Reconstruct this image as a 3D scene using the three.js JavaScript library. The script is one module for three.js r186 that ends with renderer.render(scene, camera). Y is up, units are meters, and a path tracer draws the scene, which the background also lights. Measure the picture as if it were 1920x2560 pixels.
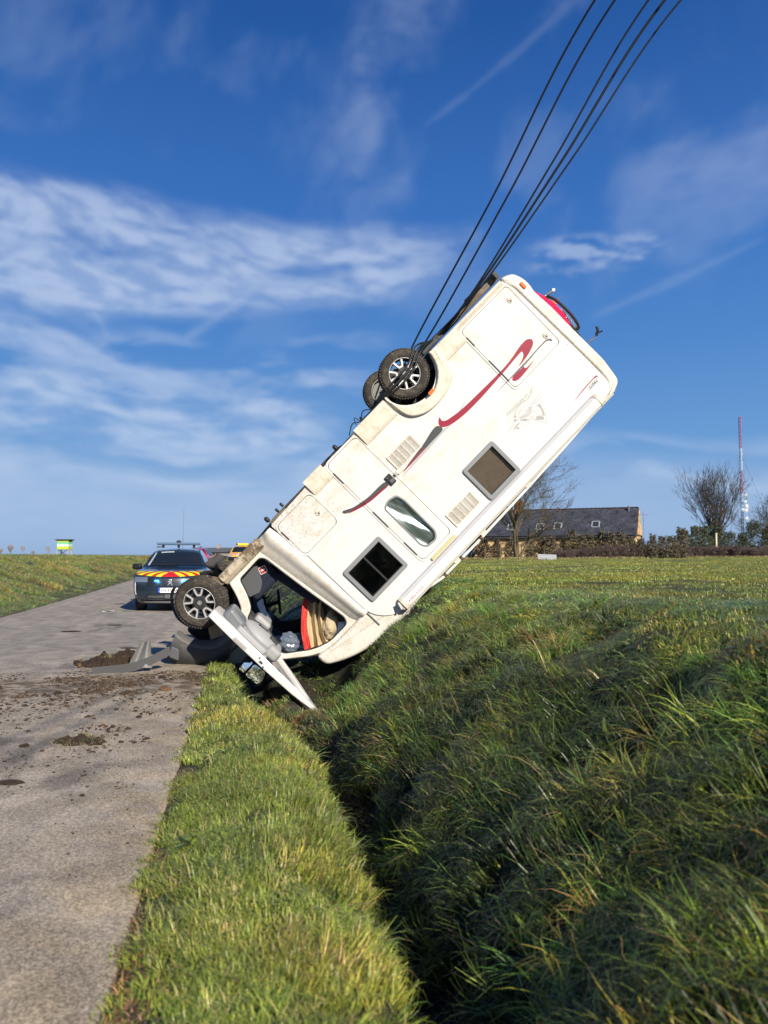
import * as THREE from 'three';
import { mergeGeometries, mergeVertices, toCreasedNormals } from 'three/addons/utils/BufferGeometryUtils.js';
import { RoundedBoxGeometry } from 'three/addons/geometries/RoundedBoxGeometry.js';

// ---------------------------------------------------------------- camera, sky, sun, exposure
const scene = new THREE.Scene();
const renderer = new THREE.WebGLRenderer({ antialias: true });
renderer.toneMapping = THREE.LinearToneMapping;
renderer.toneMappingExposure = 1.38;
renderer.shadowMap.enabled = true;

const EYE = 1.45;
const camera = new THREE.PerspectiveCamera(67.33, 768 / 1024, 0.1, 3000);
camera.position.set(0, EYE, 0);
camera.lookAt(0, EYE + Math.tan(3.276 * Math.PI / 180) * 10, -10);
camera.focus = 9.9;
camera.userData.fStop = 2.3;

const SUN_EL = 29, SUN_AZ = 31;                                    // behind the camera, to the right
const sunDir = new THREE.Vector3(Math.sin(SUN_AZ * Math.PI / 180) * Math.cos(SUN_EL * Math.PI / 180), Math.sin(SUN_EL * Math.PI / 180), Math.cos(SUN_AZ * Math.PI / 180) * Math.cos(SUN_EL * Math.PI / 180));
const sun = new THREE.DirectionalLight(new THREE.Color().setRGB(1, 0.915, 0.79), 4.9);
sun.name = 'sun';
sun.position.copy(sunDir).multiplyScalar(80);
sun.castShadow = true;
sun.shadow.mapSize.set(4096, 4096);
Object.assign(sun.shadow.camera, { left: -30, right: 30, top: 30, bottom: -30, near: 1, far: 200 });
scene.add(sun, sun.target);

// ---------------------------------------------------------------- noise
function rng(seed) { let a = seed >>> 0; return () => { a = (a + 0x6D2B79F5) | 0; let t = Math.imul(a ^ (a >>> 15), 1 | a); t = (t + Math.imul(t ^ (t >>> 7), 61 | t)) ^ t; return ((t ^ (t >>> 14)) >>> 0) / 4294967296; }; }
function hash2(i, j, s) { let h = Math.imul(i, 374761393) + Math.imul(j, 668265263) + Math.imul(s, 1274126177) | 0; h = Math.imul(h ^ (h >>> 13), 1274126177); h ^= h >>> 16; return (h >>> 0) / 4294967296; }
function vnoise(x, y, s = 0) {
  const i = Math.floor(x), j = Math.floor(y), fx = x - i, fy = y - j;
  const a = fx * fx * (3 - 2 * fx), b = fy * fy * (3 - 2 * fy);
  const n0 = hash2(i, j, s), n1 = hash2(i + 1, j, s), n2 = hash2(i, j + 1, s), n3 = hash2(i + 1, j + 1, s);
  return n0 + (n1 - n0) * a + (n2 - n0) * b + (n0 - n1 - n2 + n3) * a * b;
}
function fbm(x, y, o = 4, s = 0) { let v = 0, a = 0.5, t = 0; for (let k = 0; k < o; k++) { v += a * vnoise(x, y, s + k * 17); t += a; x *= 2.03; y *= 2.03; a *= 0.5; } return v / t; }
const clamp = (x, a = 0, b = 1) => x < a ? a : x > b ? b : x;
const smooth = (a, b, x) => { const t = clamp((x - a) / (b - a)); return t * t * (3 - 2 * t); };
const lerp = (a, b, t) => a + (b - a) * t;
const mix3 = (a, b, t) => [lerp(a[0], b[0], t), lerp(a[1], b[1], t), lerp(a[2], b[2], t)];
function curve(pts, x) { if (x <= pts[0][0]) return pts[0][1]; for (let i = 1; i < pts.length; i++) if (x <= pts[i][0]) { const t = (x - pts[i - 1][0]) / (pts[i][0] - pts[i - 1][0]); return lerp(pts[i - 1][1], pts[i][1], t); } return pts[pts.length - 1][1]; }
const srgb = (r, g, b) => [r, g, b].map(c => { c /= 255; return c <= 0.04045 ? c / 12.92 : Math.pow((c + 0.055) / 1.055, 2.4); });

// ---------------------------------------------------------------- sky: air and cirrus, one computed panorama
{
  const W = 2048, Hh = 1024, data = new Float32Array(W * Hh * 4);
  const grad = [[0, srgb(150, 180, 216)], [3, srgb(134, 172, 214)], [8, srgb(108, 158, 213)], [15, srgb(82, 137, 204)], [24, srgb(60, 114, 189)], [36, srgb(38, 88, 160)], [60, srgb(24, 68, 140)], [90, srgb(20, 60, 128)]];
  const air = e => { for (let i = 1; i < grad.length; i++) if (e <= grad[i][0]) return mix3(grad[i - 1][1], grad[i][1], (e - grad[i - 1][0]) / (grad[i][0] - grad[i - 1][0])); return grad[grad.length - 1][1]; };
  const cloudCol = srgb(196, 212, 238);
  const bump = (x, c, h, soft) => 1 - smooth(h, h + soft, Math.abs(x - c));
  const trails = [[[3.3, 30], [14.3, 36], 0.2, 0.08], [[15.7, 17], [26.6, 20.6], 0.24, 0.1], [[-14.6, 15.5], [-10, 19], 0.3, 0.2], [[-21.3, 17.3], [-20, 15.2], 0.22, 0.16]];
  for (let j = 0; j < Hh; j++) {
    const el = ((j + 0.5) / Hh - 0.5) * 180;
    for (let i = 0; i < W; i++) {
      let az = ((i + 0.5) / W - 0.25) * 360; if (az > 180) az -= 360;
      const k = (j * W + i) * 4;
      let c;
      if (el < -1.5) c = srgb(110, 122, 120);
      else {
        c = air(Math.max(0, el));
        const wz = az + 5 * (fbm(az * 0.06 + 9, el * 0.1, 3, 5) - 0.5), we = el + 3.4 * (fbm(az * 0.07, el * 0.16, 4, 8) - 0.5);
        const ripple = fbm(wz * 0.16 + we * 0.05, we * 0.62, 5, 21), fine = fbm(wz * 0.6 + we * 0.3, we * 1.9, 5, 44), wisp = fbm(wz * 0.2 - we * 0.12, we * 0.2 + wz * 0.04, 5, 63);
        let d = 0;
        // the broad bank at mid height, tapering out to the right of the road
        d += bump(we, 21.7 + 0.05 * Math.max(-60, wz), lerp(2.4, 0.9, smooth(-22, 2, wz)), 2.1) * smooth(9, -3, wz) * (0.25 + 0.85 * smooth(0.28, 0.62, ripple)) * (0.4 + 0.75 * smooth(0.25, 0.75, fine)) * 0.74;
        // looser rolls below it
        d += bump(we, 13.8, 1.0, 2.2) * smooth(3, -6, wz) * smooth(0.36, 0.72, ripple) * (0.4 + 0.8 * fine) * 0.7;
        d += bump(we, 9.6, 1.2, 2.0) * smooth(1, -8, wz) * (0.2 + 0.8 * smooth(0.34, 0.66, ripple)) * (0.45 + 0.75 * smooth(0.25, 0.8, fine)) * 0.85;
        d += bump(we, 6.2, 0.7, 1.6) * smooth(0.3, 0.7, ripple) * 0.42;
        d += bump(we, 3.4, 1.6, 2.6) * (0.25 + 0.7 * ripple) * lerp(0.38, 0.62, smooth(6, -8, wz));
        // small puffs and thin veils
        d += bump(we, 20.6, 0.6, 1.4) * bump(wz, 15.6, 2.5, 3.5) * smooth(0.38, 0.7, fine) * 0.5;
        d += smooth(0.5, 0.85, wisp) * smooth(10, 22, we) * 0.1;
        d += bump(wz - 0.25 * (we - 28), 0.5, 1.5, 5) * smooth(24, 30, we) * smooth(0.34, 0.8, wisp) * (0.3 + 1.1 * fine) * 0.17;
        d += smooth(14, 24, wz) * bump(we, 28, 2.5, 5) * smooth(0.36, 0.8, wisp) * (0.4 + fine) * 0.12;
        for (const [a, b, wd, op] of trails) {
          const ux = b[0] - a[0], uy = b[1] - a[1], L2 = ux * ux + uy * uy, t = ((az - a[0]) * ux + (el - a[1]) * uy) / L2;
          if (t > -0.1 && t < 1.1) { const off = Math.abs((az - a[0]) * uy - (el - a[1]) * ux) / Math.sqrt(L2) + (ripple - 0.5) * 0.5; d += op * Math.exp(-off * off / (wd * wd)) * smooth(-0.1, 0.1, t) * smooth(1.1, 0.9, t) * (0.5 + fine * 0.6); }
        }
        d = 1 - Math.exp(-1.25 * clamp(d, 0, 1.6));
        c = mix3(c, cloudCol, clamp(d));
      }
      data[k] = c[0] / 1.38; data[k + 1] = c[1] / 1.38; data[k + 2] = c[2] / 1.38; data[k + 3] = 1;
    }
  }
  const tex = new THREE.DataTexture(data, W, Hh, THREE.RGBAFormat, THREE.FloatType);
  tex.mapping = THREE.EquirectangularReflectionMapping;
  tex.magFilter = tex.minFilter = THREE.LinearFilter; tex.wrapS = THREE.RepeatWrapping; tex.needsUpdate = true;
  scene.background = tex; scene.environment = tex;
}

// ---------------------------------------------------------------- helpers
const usedNames = {};
function numbered(n) { const k = usedNames[n] = (usedNames[n] ?? -1) + 1; return k ? n + '_' + String(k).padStart(3, '0') : n; }
function tag(o, label, category, group, kind) { if (label) o.userData.label = label; if (category) o.userData.category = category; if (group) o.userData.group = group; if (kind) o.userData.kind = kind; return o; }
function mesh(name, geo, mat, parent = scene) {
  if (Array.isArray(geo)) geo = merge(geo);
  const m = new THREE.Mesh(geo, mat); m.name = parent === scene ? numbered(name) : name; m.castShadow = m.receiveShadow = true; parent.add(m); return m;
}
function group(name, label, category, grp) { const g = new THREE.Group(); g.name = numbered(name); tag(g, label, category, grp); scene.add(g); return g; }
function merge(list) {
  const keep = list.map(g => { g = g.index ? g.toNonIndexed() : g; for (const k of Object.keys(g.attributes)) if (!['position', 'normal', 'uv', 'color'].includes(k)) g.deleteAttribute(k); if (!g.attributes.uv) g.setAttribute('uv', new THREE.BufferAttribute(new Float32Array(g.attributes.position.count * 2), 2)); return g; });
  const anyC = keep.some(g => g.attributes.color);
  if (anyC) for (const g of keep) if (!g.attributes.color) g.setAttribute('color', new THREE.BufferAttribute(new Float32Array(g.attributes.position.count * 3).fill(1), 3));
  return mergeGeometries(keep);
}
const V3 = (x, y, z) => new THREE.Vector3(x, y, z);
function box(w, h, d, x = 0, y = 0, z = 0, r = 0, seg = 2) { const g = r ? new RoundedBoxGeometry(w, h, d, seg, Math.min(r, w / 2.01, h / 2.01, d / 2.01)) : new THREE.BoxGeometry(w, h, d); return g.translate(x, y, z); }
function bar(a, b, r, r2 = r, n = 8) {                                // a tapered round bar between two points
  const d = b.clone().sub(a), L = d.length(); const g = new THREE.CylinderGeometry(r2, r, L, n, 1);
  g.applyQuaternion(new THREE.Quaternion().setFromUnitVectors(V3(0, 1, 0), d.normalize())); const m = a.clone().add(b).multiplyScalar(0.5); return g.translate(m.x, m.y, m.z);
}
function tube(pts, r, n = 40, m = 6, closed = false) { return new THREE.TubeGeometry(new THREE.CatmullRomCurve3(pts, closed, 'centripetal'), n, r, m, closed); }
function roundedPoly(pts, r) {                                         // closed polygon with rounded corners -> Shape; points [x, y, radius?]
  const s = new THREE.Shape(), n = pts.length;
  for (let i = 0; i < n; i++) {
    const p = new THREE.Vector2(pts[i][0], pts[i][1]), a = new THREE.Vector2(...pts[(i + n - 1) % n].slice(0, 2)).sub(p), b = new THREE.Vector2(...pts[(i + 1) % n].slice(0, 2)).sub(p);
    const rr = Math.min(pts[i][2] ?? r, a.length() * 0.48, b.length() * 0.48), p1 = p.clone().add(a.setLength(rr)), p2 = p.clone().add(b.setLength(rr));
    if (i === 0) s.moveTo(p1.x, p1.y); else s.lineTo(p1.x, p1.y);
    s.quadraticCurveTo(p.x, p.y, p2.x, p2.y);
  }
  s.closePath(); return s;
}
function extrude(shape, depth, bevel = 0, z0 = 0, opt = {}) {
  const g = new THREE.ExtrudeGeometry(shape, { depth: depth - 2 * bevel, bevelEnabled: bevel > 0, bevelThickness: bevel, bevelSize: bevel, bevelOffset: -bevel, bevelSegments: 3, curveSegments: 8, ...opt });
  return g.translate(0, 0, z0 + bevel);
}
function canvas(w, h, draw, srgbMap = true) { const c = document.createElement('canvas'); c.width = w; c.height = h; draw(c.getContext('2d'), w, h); const t = new THREE.CanvasTexture(c); if (srgbMap) t.colorSpace = THREE.SRGBColorSpace; t.magFilter = THREE.LinearFilter; t.wrapS = t.wrapT = THREE.RepeatWrapping; return t; }
function dataTex(n, fn, isColor = true, m = n) {                       // fn(x, y) in 0..1 -> [r, g, b] 0..255
  const d = new Uint8Array(n * m * 4); for (let j = 0; j < m; j++) for (let i = 0; i < n; i++) { const c = fn(i / n, j / m, i, j), k = (j * n + i) * 4; d[k] = clamp(c[0], 0, 255); d[k + 1] = clamp(c[1], 0, 255); d[k + 2] = clamp(c[2], 0, 255); d[k + 3] = 255; }
  const t = new THREE.DataTexture(d, n, m, THREE.RGBAFormat); if (isColor) t.colorSpace = THREE.SRGBColorSpace; t.magFilter = THREE.LinearFilter; t.minFilter = THREE.LinearMipmapLinearFilter; t.generateMipmaps = true; t.wrapS = t.wrapT = THREE.RepeatWrapping; t.needsUpdate = true; return t;
}
function tileNoise(n, cells, o, seed) {                                // tileable fbm as a lookup
  const a = new Float32Array(n * n);
  for (let k = 0, amp = 0.5, c = cells; k < o; k++, amp *= 0.5, c *= 2) for (let j = 0; j < n; j++) for (let i = 0; i < n; i++) {
    const x = i / n * c, y = j / n * c, xi = Math.floor(x), yi = Math.floor(y), fx = x - xi, fy = y - yi, u = fx * fx * (3 - 2 * fx), v = fy * fy * (3 - 2 * fy);
    const h = (p, q) => hash2(((p % c) + c) % c, ((q % c) + c) % c, seed + k * 31);
    a[j * n + i] += amp * (lerp(lerp(h(xi, yi), h(xi + 1, yi), u), lerp(h(xi, yi + 1), h(xi + 1, yi + 1), u), v));
  }
  return a;
}
const std = (c, roughness = 0.8, metalness = 0, o = {}) => new THREE.MeshStandardMaterial({ color: Array.isArray(c) ? new THREE.Color().setRGB(...c) : c, roughness, metalness, side: THREE.DoubleSide, ...o });
const phys = (c, roughness = 0.4, o = {}) => new THREE.MeshPhysicalMaterial({ color: Array.isArray(c) ? new THREE.Color().setRGB(...c) : c, roughness, side: THREE.DoubleSide, ...o });
function planarUV(g, x0, y0, w, h, ax = 'x', ay = 'y') { const p = g.attributes.position, uv = new Float32Array(p.count * 2), get = { x: i => p.getX(i), y: i => p.getY(i), z: i => p.getZ(i) }; for (let i = 0; i < p.count; i++) { uv[2 * i] = (get[ax](i) - x0) / w; uv[2 * i + 1] = (get[ay](i) - y0) / h; } g.setAttribute('uv', new THREE.BufferAttribute(uv, 2)); return g; }

// fine grime shared by painted and plastic things: specks and smears with outlines of their own
const grimeN = tileNoise(512, 6, 6, 3), grimeF = tileNoise(512, 48, 3, 9);
const bumpFine = dataTex(512, (x, y, i, j) => { const v = grimeF[j * 512 + i] * 160 + grimeN[j * 512 + i] * 90; return [v, v, v]; }, false);

// ---------------------------------------------------------------- the lie of the land
// road frame: s runs along the road away from the camera, l is the offset to the right of the camera's own line
const YAW = 10.3 * Math.PI / 180, RS = Math.sin(YAW), RC = Math.cos(YAW);
const toSL = (x, z) => [-RS * x - RC * z, RC * x - RS * z];
const toXZ = (s, l) => [-RS * s + RC * l, -RC * s - RS * l];
const bend = s => s > 42 ? 0.0011 * (s - 42) ** 2 * (s < 120 ? 1 : 0) + (s >= 120 ? 0.0011 * 78 * 78 + (s - 120) * 0.1716 : 0) : 0;   // the road bears off to the right far away
const rise = s => 0.62 * smooth(11, 78, s);
const ROAD_L = -5.6, ROAD_R = -0.42;
// pose of the crashed motorhome: U points to its tail, UP to its roof, RT to its right side (towards the camera)
const MO = V3(0.28, 3.927, -10.331), MU = V3(0.69332, 0.72069, -0.01792).normalize(), MV = V3(0.71171, -0.68822, -0.14222).normalize(), MW = V3(0.11478, -0.08582, 0.98968).normalize();
function motorhomeUVW(x, y, z) { const dx = x - MO.x, dy = y - MO.y, dz = z - MO.z; return [dx * MU.x + dy * MU.y + dz * MU.z, dx * MV.x + dy * MV.y + dz * MV.z, dx * MW.x + dy * MW.y + dz * MW.z]; }
const ditchWob = s => 0.10 * (fbm(s * 0.35, 3.1, 3, 71) - 0.5) + 0.05 * (fbm(s * 1.7, 8, 2, 72) - 0.5);
const pinch = s => 0.62 * smooth(5.6, 9.4, s) * smooth(14.5, 12.5, s);      // the verge is broken away where the motorhome went over it
const PROFILE = [[-7.4, -0.07], [-0.6, -0.06], [-0.42, -0.02], [-0.3, 0.015], [0.1, 0.05], [0.36, 0.01], [0.5, -0.09], [0.58, -0.3], [0.66, -0.52], [0.78, -0.6], [0.9, -0.52], [1.02, -0.28], [1.3, 0.0], [1.7, 0.28], [2.24, 0.68], [2.55, 0.88], [2.9, 1.0], [3.6, 1.05], [8, 1.07], [60, 1.27], [90, 1.3]];
function pchip(P, x) { if (x <= P[0][0]) return P[0][1]; const n = P.length; if (x >= P[n - 1][0]) return P[n - 1][1]; let i = 1; while (P[i][0] < x) i++; const [x0, y0] = P[i - 1], [x1, y1] = P[i], h = x1 - x0, d = (y1 - y0) / h; const sl = (k) => { if (k <= 0 || k >= n - 1) return 0; const a = (P[k][1] - P[k - 1][1]) / (P[k][0] - P[k - 1][0]), b = (P[k + 1][1] - P[k][1]) / (P[k + 1][0] - P[k][0]); return a * b <= 0 ? 0 : 2 * a * b / (a + b); }; const m0 = sl(i - 1), m1 = sl(i), t = (x - x0) / h; return y0 * (1 + 2 * t) * (1 - t) ** 2 + m0 * h * t * (1 - t) ** 2 + y1 * t * t * (3 - 2 * t) + m1 * h * t * t * (t - 1); }
const LEFT = [[-400, 1.5], [-60, 1.46], [-14, 1.44], [-10.4, 1.34], [-9.2, 1.1], [-7.6, 0.55], [-6.5, 0.12], [-6.0, 0.02], [-5.6, -0.02], [-5.4, -0.07]];
function groundY(s, l) {
  const b = bend(s), lr = l - b;
  const R = rise(s), far = smooth(50, 160, s);
  let y;
  if (lr < -3) { y = pchip(LEFT, lr); y = Math.max(y, 0) * (1 - 0.32 * smooth(12, 80, s)) + Math.min(y, 0) + R * (lr > -6.5 ? 1 : lerp(1, 0.72, smooth(-6.5, -10, lr))); }
  else { const w = ditchWob(s) * smooth(-0.3, 0.3, lr) - pinch(s) * smooth(-0.42, -0.1, lr) * smooth(1.45, 0.6, lr) + 0.36 * smooth(8.2, 9.2, s) * smooth(11.6, 10.6, s) * smooth(0.4, 0.85, lr) * smooth(2.3, 1.35, lr); y = pchip(PROFILE, lr - w); const k = smooth(0.4, 3, lr); y -= 0.22 * pinch(s) * smooth(0.1, 0.5, lr) * smooth(1.3, 0.9, lr); y = y * (1 - 0.4 * smooth(20, 90, s) * smooth(0.2, 1, -y)) + R * (1 - k) + R * 0.1 * k; }
  // lumps of turf
  const off = lr > ROAD_R ? smooth(ROAD_R, ROAD_R + 0.25, lr) : lr < ROAD_L ? smooth(ROAD_L, ROAD_L - 0.4, lr) : 0;
  if (off > 0) {
    const bank = smooth(0.7, 1.2, lr) * smooth(3.4, 2.4, lr);
    y += off * ((fbm(s * 1.5, l * 1.5, 3, 11) - 0.5) * (0.06 + 0.3 * bank * smooth(11, 7, s) + 0.1 * bank) + (fbm(s * 7, l * 7, 2, 12) - 0.5) * (0.03 + 0.07 * bank)) * (1 - 0.6 * far);
    if (lr < ROAD_L) y += off * (fbm(s * 0.5, l * 0.6, 3, 13) - 0.5) * 0.25 * smooth(-6, -7.5, lr) * smooth(-13, -9, lr);
  }
  return y;
}
function terrainY(s, l) {
  let y = groundY(s, l);
  const [x, z] = toXZ(s, l);
  if (s > 8.5 && s < 14.5 && l > -1.4 && l < 6) {                      // the motorhome has pressed into the bank
    const dx = x - MO.x, dz = z - MO.z;
    const yr = MO.y + (2.40 - dx * MV.x - dz * MV.z) / MV.y;             // underside: the roof
    const q = motorhomeUVW(x, yr, z);
    if (q[2] < 0.03 && q[2] > -2.45 && q[0] > -3.2 && q[0] < 2) y = Math.min(y, yr - 0.01);
    const nU = -0.62, nV = 0.785, off = -3.5 * nU + 2.03 * nV;           // underside: windscreen and bonnet
    const N = V3().copy(MU).multiplyScalar(nU).addScaledVector(MV, nV);
    const yf = MO.y + (off + 0.02 - dx * N.x - dz * N.z) / N.y, f = motorhomeUVW(x, yf, z);
    if (l > ROAD_R && f[2] < 0.03 && f[2] > -2.45 && f[0] <= -3.1 && f[0] > -5.2) y = Math.min(y, yf - 0.02);
  }
  return y;
}
const roadY = (s) => rise(s);

// ---------------------------------------------------------------- terrain sheet
const soilN = tileNoise(512, 8, 6, 40), soilF = tileNoise(512, 64, 3, 41);
const texTurf = dataTex(512, (x, y, i, j) => { const a = soilN[j * 512 + i], f = soilF[j * 512 + i]; const t = smooth(0.35, 0.65, a * 0.6 + f * 0.4); return [lerp(150, 235, t) * (0.7 + 0.5 * f), lerp(150, 240, t) * (0.7 + 0.5 * f), lerp(140, 215, t) * (0.7 + 0.5 * f)]; });
texTurf.repeat.set(1 / 2.3, 1 / 2.3);
const texTurfB = dataTex(512, (x, y, i, j) => { const v = soilN[j * 512 + i] * 150 + soilF[j * 512 + i] * 105; return [v, v, v]; }, false); texTurfB.repeat.copy(texTurf.repeat);
{
  const Ss = [], Ls = [];
  for (let s = -260; s < -20; s += 30) Ss.push(s); for (let s = -20; s < -1; s += 1.2) Ss.push(s);
  for (let s = -1; s < 13.6; s += 0.07) Ss.push(s); for (let s = 13.6, d = 0.08; s < 900; s += d, d *= 1.035) Ss.push(s);
  for (let l = -700, d = 90; l < -12; d = Math.max(0.4, Math.abs(l + 11) * 0.16), l += d) Ls.push(l);
  for (let l = -11.8; l < -5.2; l += 0.14) Ls.push(l); for (const l of [-5, -3.2, -3, -1.2, -0.7]) Ls.push(l);
  for (let l = -0.55; l < 3.4; l += 0.035) Ls.push(l); for (let l = 3.4, d = 0.05; l < 700; l += d, d *= 1.07) Ls.push(l);
  const ns = Ss.length, nl = Ls.length, pos = new Float32Array(ns * nl * 3), col = new Float32Array(ns * nl * 3), uv = new Float32Array(ns * nl * 2), idx = [];
  const gVerge = [0.075, 0.08, 0.022], gBank = [0.018, 0.022, 0.009], soil = [0.028, 0.021, 0.014], gField = [0.175, 0.185, 0.045], gFieldD = [0.1, 0.118, 0.03], straw = [0.17, 0.14, 0.07], mud = [0.06, 0.043, 0.028];  // gBank is darkened so the ground between bank blades carries painted shade
  for (let i = 0; i < ns; i++) for (let j = 0; j < nl; j++) {
    const s = Ss[i], l0 = Ls[j], l = l0 + bend(s) * smooth(-400, -60, l0) * smooth(400, 60, l0), k = i * nl + j, [x, z] = toXZ(s, l), lr = l - bend(s);
    pos[3 * k] = x; pos[3 * k + 1] = terrainY(s, l); pos[3 * k + 2] = z; uv[2 * k] = s; uv[2 * k + 1] = l;
    const n1 = fbm(s * 0.9, l * 0.9, 4, 91), n2 = fbm(s * 4.1, l * 4.1, 3, 92), n3 = fbm(s * 0.16, l * 0.16, 3, 93);
    let c;
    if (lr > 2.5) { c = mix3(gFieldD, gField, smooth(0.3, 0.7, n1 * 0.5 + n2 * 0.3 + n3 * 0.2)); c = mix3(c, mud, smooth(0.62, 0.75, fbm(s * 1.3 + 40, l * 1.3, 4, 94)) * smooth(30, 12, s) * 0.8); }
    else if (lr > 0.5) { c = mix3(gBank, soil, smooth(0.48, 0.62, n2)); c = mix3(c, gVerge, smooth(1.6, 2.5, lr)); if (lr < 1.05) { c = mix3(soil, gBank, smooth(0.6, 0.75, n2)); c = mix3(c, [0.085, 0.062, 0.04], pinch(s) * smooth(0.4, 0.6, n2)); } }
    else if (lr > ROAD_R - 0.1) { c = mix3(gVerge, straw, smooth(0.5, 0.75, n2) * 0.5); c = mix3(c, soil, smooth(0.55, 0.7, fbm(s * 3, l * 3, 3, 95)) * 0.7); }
    else if (lr < ROAD_L) { c = mix3([0.075, 0.095, 0.027], [0.13, 0.125, 0.042], smooth(0.3, 0.7, n1)); c = mix3(c, [0.2, 0.16, 0.08], smooth(0.6, 0.78, n2) * 0.6); }
    else c = soil;
    col.set(c, 3 * k);
    if (i < ns - 1 && j < nl - 1) { const a = k, b = k + 1, d = k + nl, e = d + 1; idx.push(a, b, d, b, e, d); }
  }
  const g = new THREE.BufferGeometry(); g.setAttribute('position', new THREE.BufferAttribute(pos, 3)); g.setAttribute('color', new THREE.BufferAttribute(col, 3)); g.setAttribute('uv', new THREE.BufferAttribute(uv, 2)); g.setIndex(idx); g.computeVertexNormals();
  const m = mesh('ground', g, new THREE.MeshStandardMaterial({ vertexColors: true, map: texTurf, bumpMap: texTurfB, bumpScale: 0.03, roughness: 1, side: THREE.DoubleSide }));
  m.userData.kind = 'structure';
}
// ---------------------------------------------------------------- road
const aggN = tileNoise(1024, 10, 7, 51), aggF = tileNoise(1024, 256, 2, 52);
const texRoad = dataTex(1024, (x, y, i, j) => { const k = j * 1024 + i, f = aggF[k], a = aggN[k]; let v = 196 + (a - 0.5) * 90 + (f - 0.37) * 190; const st = hash2(i >> 1, j >> 1, 55); if (st > 0.985) v += 60; if (st < 0.025) v -= 70; return [v, v * 0.985, v * 0.955]; });
texRoad.repeat.set(1 / 1.9, 1 / 1.9);
const texRoadB = dataTex(1024, (x, y, i, j) => { const v = aggF[j * 1024 + i] * 250; return [v, v, v]; }, false); texRoadB.repeat.copy(texRoad.repeat);
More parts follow.
